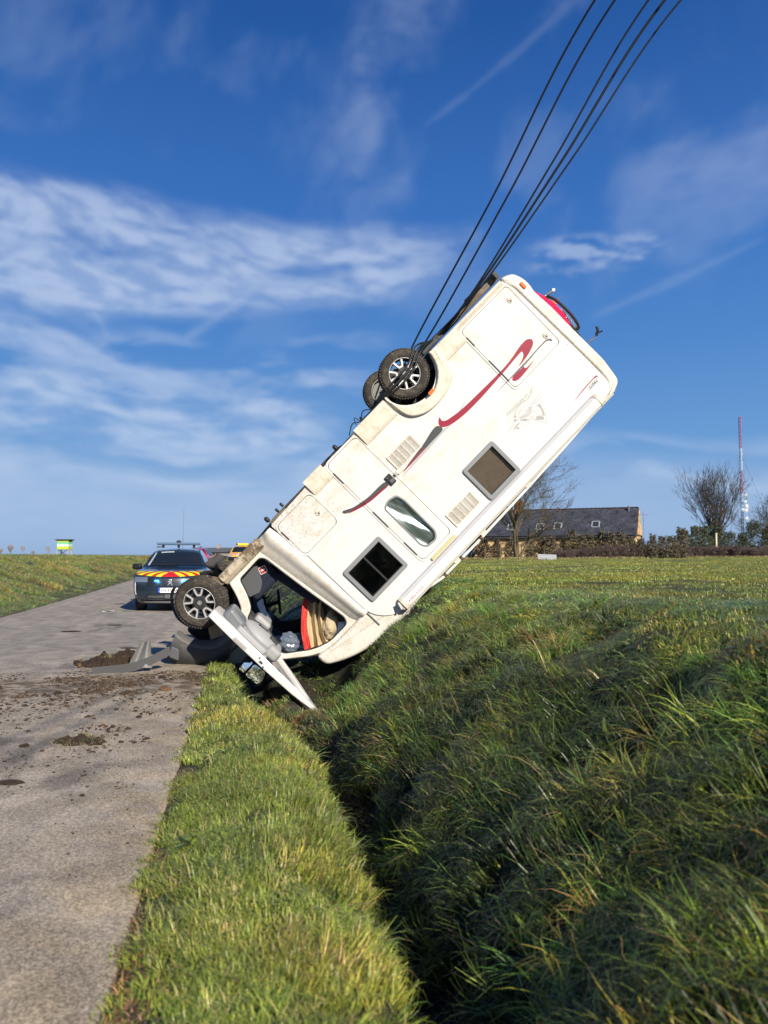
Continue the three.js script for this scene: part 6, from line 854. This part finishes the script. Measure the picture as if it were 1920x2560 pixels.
const far = (k, d) => fieldAt(k * d / 1000, -d);                     // k: metres to the right per kilometre ahead
plantTree('bare_tree', 'many stemmed bare tree with mossy trunks in front of the slate roof', { seed: 12, height: 8.6, stems: 5, spread: 1.0, levels: 6, kids: [4, 4, 3, 3, 3, 2], r0: 0.13, up: 0.35, gnarl: 0.42, leanX: 0.1, first: 0.34, ratio: 0.7, twig: 0.009 }, far(173, 60), bark);
plantTree('bare_tree', 'fan shaped bare tree with ivy at its foot beside the radio mast', { seed: 33, height: 9.5, stems: 4, spread: 0.85, levels: 6, kids: [5, 4, 3, 3, 2, 2], r0: 0.17, up: 0.75, gnarl: 0.26, first: 0.32, ratio: 0.72, twig: 0.014 }, far(431, 92), barkGrey, true);
plantTree('bare_tree', 'dark bare tree at the end of the hedge beyond the mast', { seed: 51, height: 8.4, stems: 3, spread: 1.1, levels: 6, kids: [4, 3, 3, 3, 2], r0: 0.2, up: 0.3, gnarl: 0.4, first: 0.34, ratio: 0.72, twig: 0.014 }, far(507, 88), std([0.1, 0.09, 0.07], 0.95), true);
{ // shaggy hedge shrubs in front of the house, darker conifers further right, brambles along the foot
  const shrub = (seed, w, h, cols, n = 1500) => { const R = rng(seed); return leafCloud(n, R, () => { const a = R() * 6.283, y = R(), e = Math.pow(Math.sin(Math.min(1, y * 1.1 + 0.12) * Math.PI * 0.92), 0.55), r = Math.sqrt(R()) * e, nz = 0.6 + 0.8 * fbm(Math.cos(a) * 2 + seed, y * 4 + Math.sin(a) * 2, 3, seed); return V3(Math.cos(a) * r * w * nz, y * h * (0.75 + 0.35 * nz), Math.sin(a) * r * w * 0.8 * nz); }, 0.085, cols); };
  const drab = [[0.13, 0.1, 0.055], [0.1, 0.09, 0.045], [0.16, 0.125, 0.07], [0.065, 0.06, 0.03]], ever = [[0.05, 0.065, 0.022], [0.075, 0.09, 0.028], [0.1, 0.105, 0.035], [0.035, 0.045, 0.016]];
  const dg = [1, 2, 3].map(k => shrub(60 + k, 0.85, 1.9, drab)), eg = [1, 2, 3].map(k => shrub(70 + k, 1.5, 3.0, ever, 3200)), lm = leafMat([1, 1, 1]); const R = rng(8);
  const stemG = merge([0, 1, 2, 3].map(k => bar(V3(0, -0.1, 0), V3(0.3 * Math.cos(k * 1.7), 1.1, 0.3 * Math.sin(k * 1.7)), 0.03, 0.015, 5)));
  const put = (name, label, geo, br, d, sc, grp) => { const t = group(name, label, 'shrub', grp); t.position.copy(far(br, d)); t.scale.set(sc, sc * (0.9 + 0.25 * R()), sc); t.rotation.y = R() * 6; mesh('crown', geo, lm, t); mesh('trunk', stemG, barkGrey, t); };
  for (let k = 0; k < 16; k++) put('hedge_shrub', 'drab olive shrub in the shaggy hedge along the house wall', dg[k % 3], 190 + k * 13 + R() * 4, 67 + R() * 1.5, 0.85 + 0.3 * R(), 'hedge shrubs along the house wall');
  for (let k = 0; k < 4; k++) put('hedge_shrub', 'drab scrubby shrub under the bare tree by the fence', dg[(k + 1) % 3], 112 + k * 16.6 + R() * 4, 66 + R() * 2, 0.7 + 0.25 * R(), 'scrub under the bare tree');
  for (let k = 0; k < 9; k++) put('evergreen_shrub', 'dark evergreen shrub in the hedge below the radio mast', eg[k % 3], 385 + k * 16 + R() * 5, 86 + R() * 3, 0.85 + 0.35 * R(), 'evergreens below the mast');
  const tw = []; { const Q = rng(14); for (let k = 0; k < 40; k++) tw.push(tube([V3((Q() - 0.5) * 1.2, 0, (Q() - 0.5) * 0.7), V3((Q() - 0.5) * 1.6, 0.5 + 0.5 * Q(), (Q() - 0.5) * 0.9), V3((Q() - 0.5) * 2, 0.3 + 0.5 * Q(), (Q() - 0.5) * 1.1)], 0.012, 6, 3)); }
  const tg = mergeGeometries([merge(tw), (() => { const g = leafCloud(420, rng(15), Q => V3((Q() - 0.5) * 1.8, Q() * 0.85 * (0.5 + 0.6 * Q()), (Q() - 0.5) * 1), 0.055, [[0.1, 0.06, 0.045], [0.13, 0.085, 0.06], [0.07, 0.045, 0.035]]); g.setAttribute('uv', new THREE.BufferAttribute(new Float32Array(g.attributes.position.count * 2), 2)); return g; })()].map((g, i) => { if (!g.attributes.color) { const c = new Float32Array(g.attributes.position.count * 3); for (let k = 0; k < c.length; k += 3) c.set([0.1, 0.065, 0.05], k); g.setAttribute('color', new THREE.BufferAttribute(c, 3)); } return g; }));
  const n = 120, im = new THREE.InstancedMesh(tg, lm, n), M = new THREE.Matrix4(); for (let k = 0; k < n; k++) { const br = lerp(221, 520, (k + R()) / n), d = lerp(62, 76, smooth(229, 437, br)) + R() * 2.5; const sc = (0.8 + 0.5 * R()) * (br < 270 ? 0.65 : 1); M.compose(far(br, d), new THREE.Quaternion().setFromEuler(new THREE.Euler(0, R() * 6, 0)), V3(sc, sc, sc)); im.setMatrixAt(k, M); } im.name = 'bramble_thicket'; im.castShadow = im.receiveShadow = true; tag(im, 'low brown bramble thicket along the far edge of the field', 'brambles', null, 'stuff'); scene.add(im);
  // rank grass at its foot
  const rg = tuft({ n: 60, h: 0.3, w: 0.03, spread: 0.6, lean: 1.2, curl: 0.8, cols: [G1, STR2, STR, G2], seed: 320, seg: 2 }), ir = new THREE.InstancedMesh(rg, grassMat, 160); for (let k = 0; k < 160; k++) { const br = lerp(83, 520, (k + R()) / 160), d = lerp(58, 73, smooth(229, 437, br)) + R() * 2; M.compose(far(br, d), new THREE.Quaternion().setFromEuler(new THREE.Euler(0, R() * 6, 0)), V3(1, 0.6 + 0.7 * R(), 1)); ir.setMatrixAt(k, M); } ir.name = 'rank_grass'; ir.castShadow = ir.receiveShadow = true; tag(ir, 'rank grass along the foot of the hedge', 'grass', null, 'stuff'); scene.add(ir);
}
{ // ---- long stone house with slate roof
  const h = group('stone_house', 'long low stone house with dark slate roof beyond the hedge', 'house'); const c = far(225, 82); h.position.copy(c); h.rotation.y = -0.4;
  const L = 16.6, D = 6.2, E = 2.35, Rg = 5.05, x0 = -L / 2, x1 = L / 2;
  const texStone = dataTex(512, (x, y, i, j) => { const u = i / 512 * 12, v = j / 512 * 22, r = Math.floor(v), o = (r % 2) * 0.5 + hash2(0, r, 5) * 0.3, q = Math.floor(u + o), e = Math.min((u + o) % 1, 1 - (u + o) % 1) < 0.07 || v % 1 < 0.12, t = hash2(q, r, 9), n = soilN[j * 512 + i]; const b = e ? 0.72 : 0.8 + 0.4 * t; return [(200 + 30 * t) * b * (0.75 + 0.5 * n), (168 + 26 * t) * b * (0.75 + 0.5 * n), (126 + 20 * t) * b * (0.75 + 0.5 * n)]; }); texStone.repeat.set(0.25, 0.25);
  const texSlate = dataTex(512, (x, y, i, j) => { const u = i / 512 * 20, v = j / 512 * 26, r = Math.floor(v), q = Math.floor(u + (r % 2) * 0.5), t = hash2(((q % 20) + 20) % 20, r, 12), e = v % 1 < 0.1 ? 0.7 : 1, n = soilN[j * 512 + i]; const b = (70 + 30 * t + 50 * (n - 0.5)) * e; return [b, b * 1.0, b * 1.06]; }); texSlate.repeat.set(0.22, 0.22);
  const stone = std([0.9, 0.86, 0.78], 0.95, 0, { map: texStone }), slate = std([0.5, 0.53, 0.58], 0.6, 0, { map: texSlate });
  const wall = mesh('wall', planarUV(box(L, E, D, 0, E / 2, 0), 0, 0, 1, 1), stone, h);
  const gs = new THREE.Shape([[-D / 2, E], [D / 2, E], [0, Rg]].map(p => new THREE.Vector2(...p))); for (const x of [x0, x1]) mesh('gable', extrude(gs, 0.3, 0, 0).rotateY(Math.PI / 2).translate(x - 0.15, 0.001, 0), stone, h);
  const slope = Math.hypot(D / 2 + 0.35, Rg - E + 0.36), ang = Math.atan2(Rg - E, D / 2);
  const rf = s => { const g = new THREE.BoxGeometry(L + 0.2, 0.1, slope); planarUV(g, 0, 0, 1, 1, 'x', 'z'); g.rotateX(s * ang).translate(0, Rg - slope / 2 * Math.sin(ang) + 0.06, s * slope / 2 * Math.cos(ang)); return g; };
  const roof = mesh('roof', rf(1), slate, h); mesh('roof', rf(-1), slate, h);
  mesh('ridge_tiles', Array.from({ length: 40 }, (_, k) => new THREE.CylinderGeometry(0.13, 0.13, 0.4, 8, 1, false, 0, Math.PI).rotateZ(Math.PI / 2).rotateX(-Math.PI / 2).translate(x0 + 0.22 + k * (L - 0.4) / 39, Rg + 0.09, 0)), std([0.36, 0.1, 0.06], 0.8), roof).userData.kind = 'stuff';
  const skylight = (x, f) => { const y = lerp(E, Rg, f), z = D / 2 * (1 - f); const g = new THREE.Group(); g.name = 'roof_window'; g.position.set(x, y + 0.12, z + 0.06); g.rotation.x = ang; h.add(g); mesh('frame', [box(0.78, 0.1, 0.1, 0, 0, -0.45), box(0.78, 0.1, 0.1, 0, 0, 0.45), box(0.1, 0.1, 1, -0.36, 0, 0), box(0.1, 0.1, 1, 0.36, 0, 0)], std([0.33, 0.35, 0.37], 0.5), g); mesh('pane', box(0.66, 0.04, 0.84, 0, 0, 0), std([0.03, 0.035, 0.04], 0.1), g); };
  for (const [x, f] of [[4.3, 0.36], [-1.35, 0.3], [0.5, 0.32], [-4.4, 0.3]]) skylight(x, f);
  const ch = mesh('chimney', box(0.9, 1.5, 0.7, -4.1, Rg + 0.4, 0, 0.02), std([0.34, 0.17, 0.11], 0.9, 0, { map: texStone }), roof); mesh('chimney_pot', new THREE.CylinderGeometry(0.13, 0.16, 0.4, 10).translate(-4.1, Rg + 1.35, 0), std([0.35, 0.14, 0.08], 0.8), h);
  mesh('flue', bar(V3(7.4, Rg - 0.6, 0.4), V3(7.4, Rg + 0.3, 0.4), 0.1), std([0.12, 0.12, 0.12], 0.6), h);
  mesh('gutter', bar(V3(x0, E - 0.02, D / 2 + 0.36), V3(x1, E - 0.02, D / 2 + 0.36), 0.07), std([0.05, 0.05, 0.05], 0.6), h);
  mesh('aerial', [bar(V3(x1 + 0.35, 2.2, -2), V3(x1 + 0.35, Rg - 0.2, -2), 0.025), bar(V3(x1, Rg - 0.5, -2), V3(x1 + 0.9, Rg - 0.5, -2), 0.02)], std([0.2, 0.2, 0.2], 0.5), h);
}
{ // fence posts, a propped stake, sheet metal and the pale post in the hedge
  const wood = std([0.34, 0.28, 0.2], 0.9, 0, { map: texBark });
  const post = (br, d, hh, label, lean = 0) => { const g = new THREE.CylinderGeometry(0.045, 0.055, hh, 7, 3); g.translate(0, hh / 2 - 0.1, 0); const p = g.attributes.position; for (let i = 0; i < p.count; i++) p.setX(i, p.getX(i) + lean * p.getY(i) + 0.01 * (hash2(i, 3, 2) - 0.5)); g.computeVertexNormals(); const m = mesh('fence_post', g, wood); m.position.copy(far(br, d)); tag(m, label, 'post', 'fence posts along the far field edge'); };
  post(131, 60, 1.1, 'thin wooden fence post nearest the motorhome roof rail'); post(151, 60, 1.3, 'wooden fence post with a strut on its side'); post(179, 60, 1.35, 'wooden fence post right of the mossy trunks'); post(208, 60, 1.05, 'short fence post behind the metal sheet');
  const st = mesh('fence_strut', [bar(far(152, 60).add(V3(0, 0.9, 0)), far(165, 59.8), 0.05, 0.05, 7)], wood); tag(st, 'slanting wooden strut propping a fence post', 'strut');
  const sheet = new THREE.PlaneGeometry(1.4, 0.42, 60, 2), p = sheet.attributes.position; for (let i = 0; i < p.count; i++) { p.setZ(i, 0.02 * Math.sin(p.getY(i) * 60)); } sheet.computeVertexNormals(); sheet.rotateZ(-0.04).rotateX(-0.35); const m = mesh('metal_sheet', sheet, std([0.26, 0.28, 0.3], 0.6)); m.position.copy(far(212, 58)).add(V3(0, 0.2, 0)); tag(m, 'pale corrugated metal sheet lying at the field edge', 'metal sheet');
  const wp = mesh('pale_post', [box(0.16, 2.6, 0.16, 0, 1.3, 0, 0.02), box(0.2, 0.06, 0.2, 0, 2.62, 0, 0.01)], std([0.62, 0.58, 0.44], 0.8)); wp.position.copy(far(432, 84)); tag(wp, 'pale square post rising out of the evergreen hedge', 'post');
}
{ // ---- guyed radio mast, red and white
  const m = group('radio_mast', 'tall red and white lattice radio mast behind the hedge', 'mast'); const d = 320, Hm = 63; m.position.copy(far(467, d)); m.position.y = 0;
  const w = 0.45, red = std([0.42, 0.04, 0.05], 0.6), wht = std([0.62, 0.64, 0.66], 0.6), grey = std([0.09, 0.09, 0.1], 0.6);
  const section = (y0, y1, mat, name) => { const b = []; const cs = [[-w, -w * 0.6], [w, -w * 0.6], [0, w]]; for (const [x, z] of cs) b.push(bar(V3(x, y0, z), V3(x, y1, z), 0.11, 0.11, 5)); const n = Math.round((y1 - y0) / 1.5); for (let k = 0; k < n; k++) for (let e = 0; e < 3; e++) { const a = cs[e], c = cs[(e + 1) % 3], ya = lerp(y0, y1, k / n), yb = lerp(y0, y1, (k + 1) / n); b.push(bar(V3(a[0], ya, a[1]), V3(c[0], yb, c[1]), 0.065, 0.065, 4)); } mesh(name, b, mat, m); };
  section(0, 22, grey, 'lower_section'); section(22, 27.5, wht, 'white_section'); section(27.5, 37, red, 'red_section'); section(37, 46.5, wht, 'white_section'); section(46.5, 60, red, 'red_section');
  for (const [y, x, r] of [[26.5, 1.3, 0.9], [24, 0.9, 0.8], [22, 1.4, 1.1], [20.6, -0.4, 0.9], [20.3, 1.2, 1.0], [17, 1.3, 0.85], [6.5, 1.5, 0.7], [2.5, 1.5, 0.8], [1, 1.3, 0.8]]) { const g = new THREE.SphereGeometry(r, 20, 10, 0, 6.283, 0, 1.1).scale(1, 0.45, 1).rotateX(Math.PI / 2).rotateY(x > 0 ? 0.35 : -0.3).translate(x, y, 0.9); mesh('dish', g, std([0.45, 0.49, 0.5], 0.5), m); }
  for (const [x, y, z] of [[-16, 45, 4], [15, 44, 6], [2, 44, -20], [-12, 24, 4], [11, 24, 5]]) mesh('guy_wire', bar(V3(0, y, 0), V3(x, 0, z), 0.05, 0.05, 4), grey, m);
}
{ // ---- raised hide with banded sides on the left skyline, far poplars, far barn
  const h = group('raised_hide', 'small hut on stilts with green, white and yellow bands on the left skyline', 'hut'); const d = 118; const c = far(-415, d); h.position.copy(c);
  const tex = canvas(64, 64, (c2) => { for (const [a, b, col] of [[0, 14, 'rgb(170,200,70)'], [14, 26, 'rgb(120,205,160)'], [26, 42, 'rgb(214,236,226)'], [42, 64, 'rgb(196,214,74)']]) { c2.fillStyle = col; c2.fillRect(0, a, 64, b - a); } });
  const cab = mesh('cabin', box(1.75, 1.4, 1.6, 0, 1.7, 0, 0.05), std([0.85, 0.85, 0.85], 0.7, 0, { map: tex }), h); mesh('roof', [box(2.3, 0.12, 2, 0, 2.5, 0, 0.03), box(1.9, 0.14, 1.7, 0, 2.4, 0, 0.02)], std([0.05, 0.05, 0.045], 0.9), h);
  for (const x of [-0.8, 0.8]) for (const z of [-0.7, 0.7]) mesh('leg', box(0.13, 1.9, 0.13, x, 0.2, z), std([0.4, 0.36, 0.28], 0.9), h); mesh('brace', bar(V3(-0.8, 0, 0.75), V3(0.8, 1, 0.75), 0.05), barkGrey, h); mesh('brace', bar(V3(0.8, 0, 0.75), V3(-0.8, 1, 0.75), 0.05), barkGrey, h);
  const lab = ['broad bare tree left of the hide on the skyline', 'slim bare poplar between the far trees on the skyline', 'low round bare tree on the skyline', 'pointed bare tree close to the hide on the skyline', 'pale bare tree at the edge of the left skyline'];
  [[-485, 300, 5.4, 1.2], [-469, 300, 5.2, 0.35], [-456, 320, 3, 1.3], [-436, 280, 4.6, 0.5], [-498, 320, 4.2, 1.2]].forEach(([br, dd, hh, sp], i) => plantTree('skyline_tree', lab[i], { seed: 400 + i, height: hh * 0.95, stems: 3, spread: sp * 0.55, levels: 5, kids: [5, 5, 4, 3, 2], r0: 0.12, up: 1, gnarl: 0.2, first: 0.24, ratio: 0.7, twig: 0.035 }, far(br, dd), std([0.3, 0.27, 0.28], 0.95)));
  const b = group('far_barn', 'long low dark roofed farm building far down the road', 'barn'); const bc = far(-218, 165); b.position.copy(bc); b.position.y -= 0.2; mesh('wall', box(7, 1.1, 4, 0, 0.5, 0), std([0.25, 0.23, 0.2], 0.9), b); const rs = new THREE.Shape([[-2.4, 1.0], [2.4, 1.0], [0, 2.0]].map(p => new THREE.Vector2(...p))); mesh('roof', extrude(rs, 7.4, 0, -3.7).rotateY(Math.PI / 2), std([0.08, 0.085, 0.095], 0.8), b); mesh('chimney', box(0.7, 1, 0.6, 0.5, 2.2, 0), std([0.3, 0.25, 0.2], 0.9), b);
}
renderer.render(scene, camera);
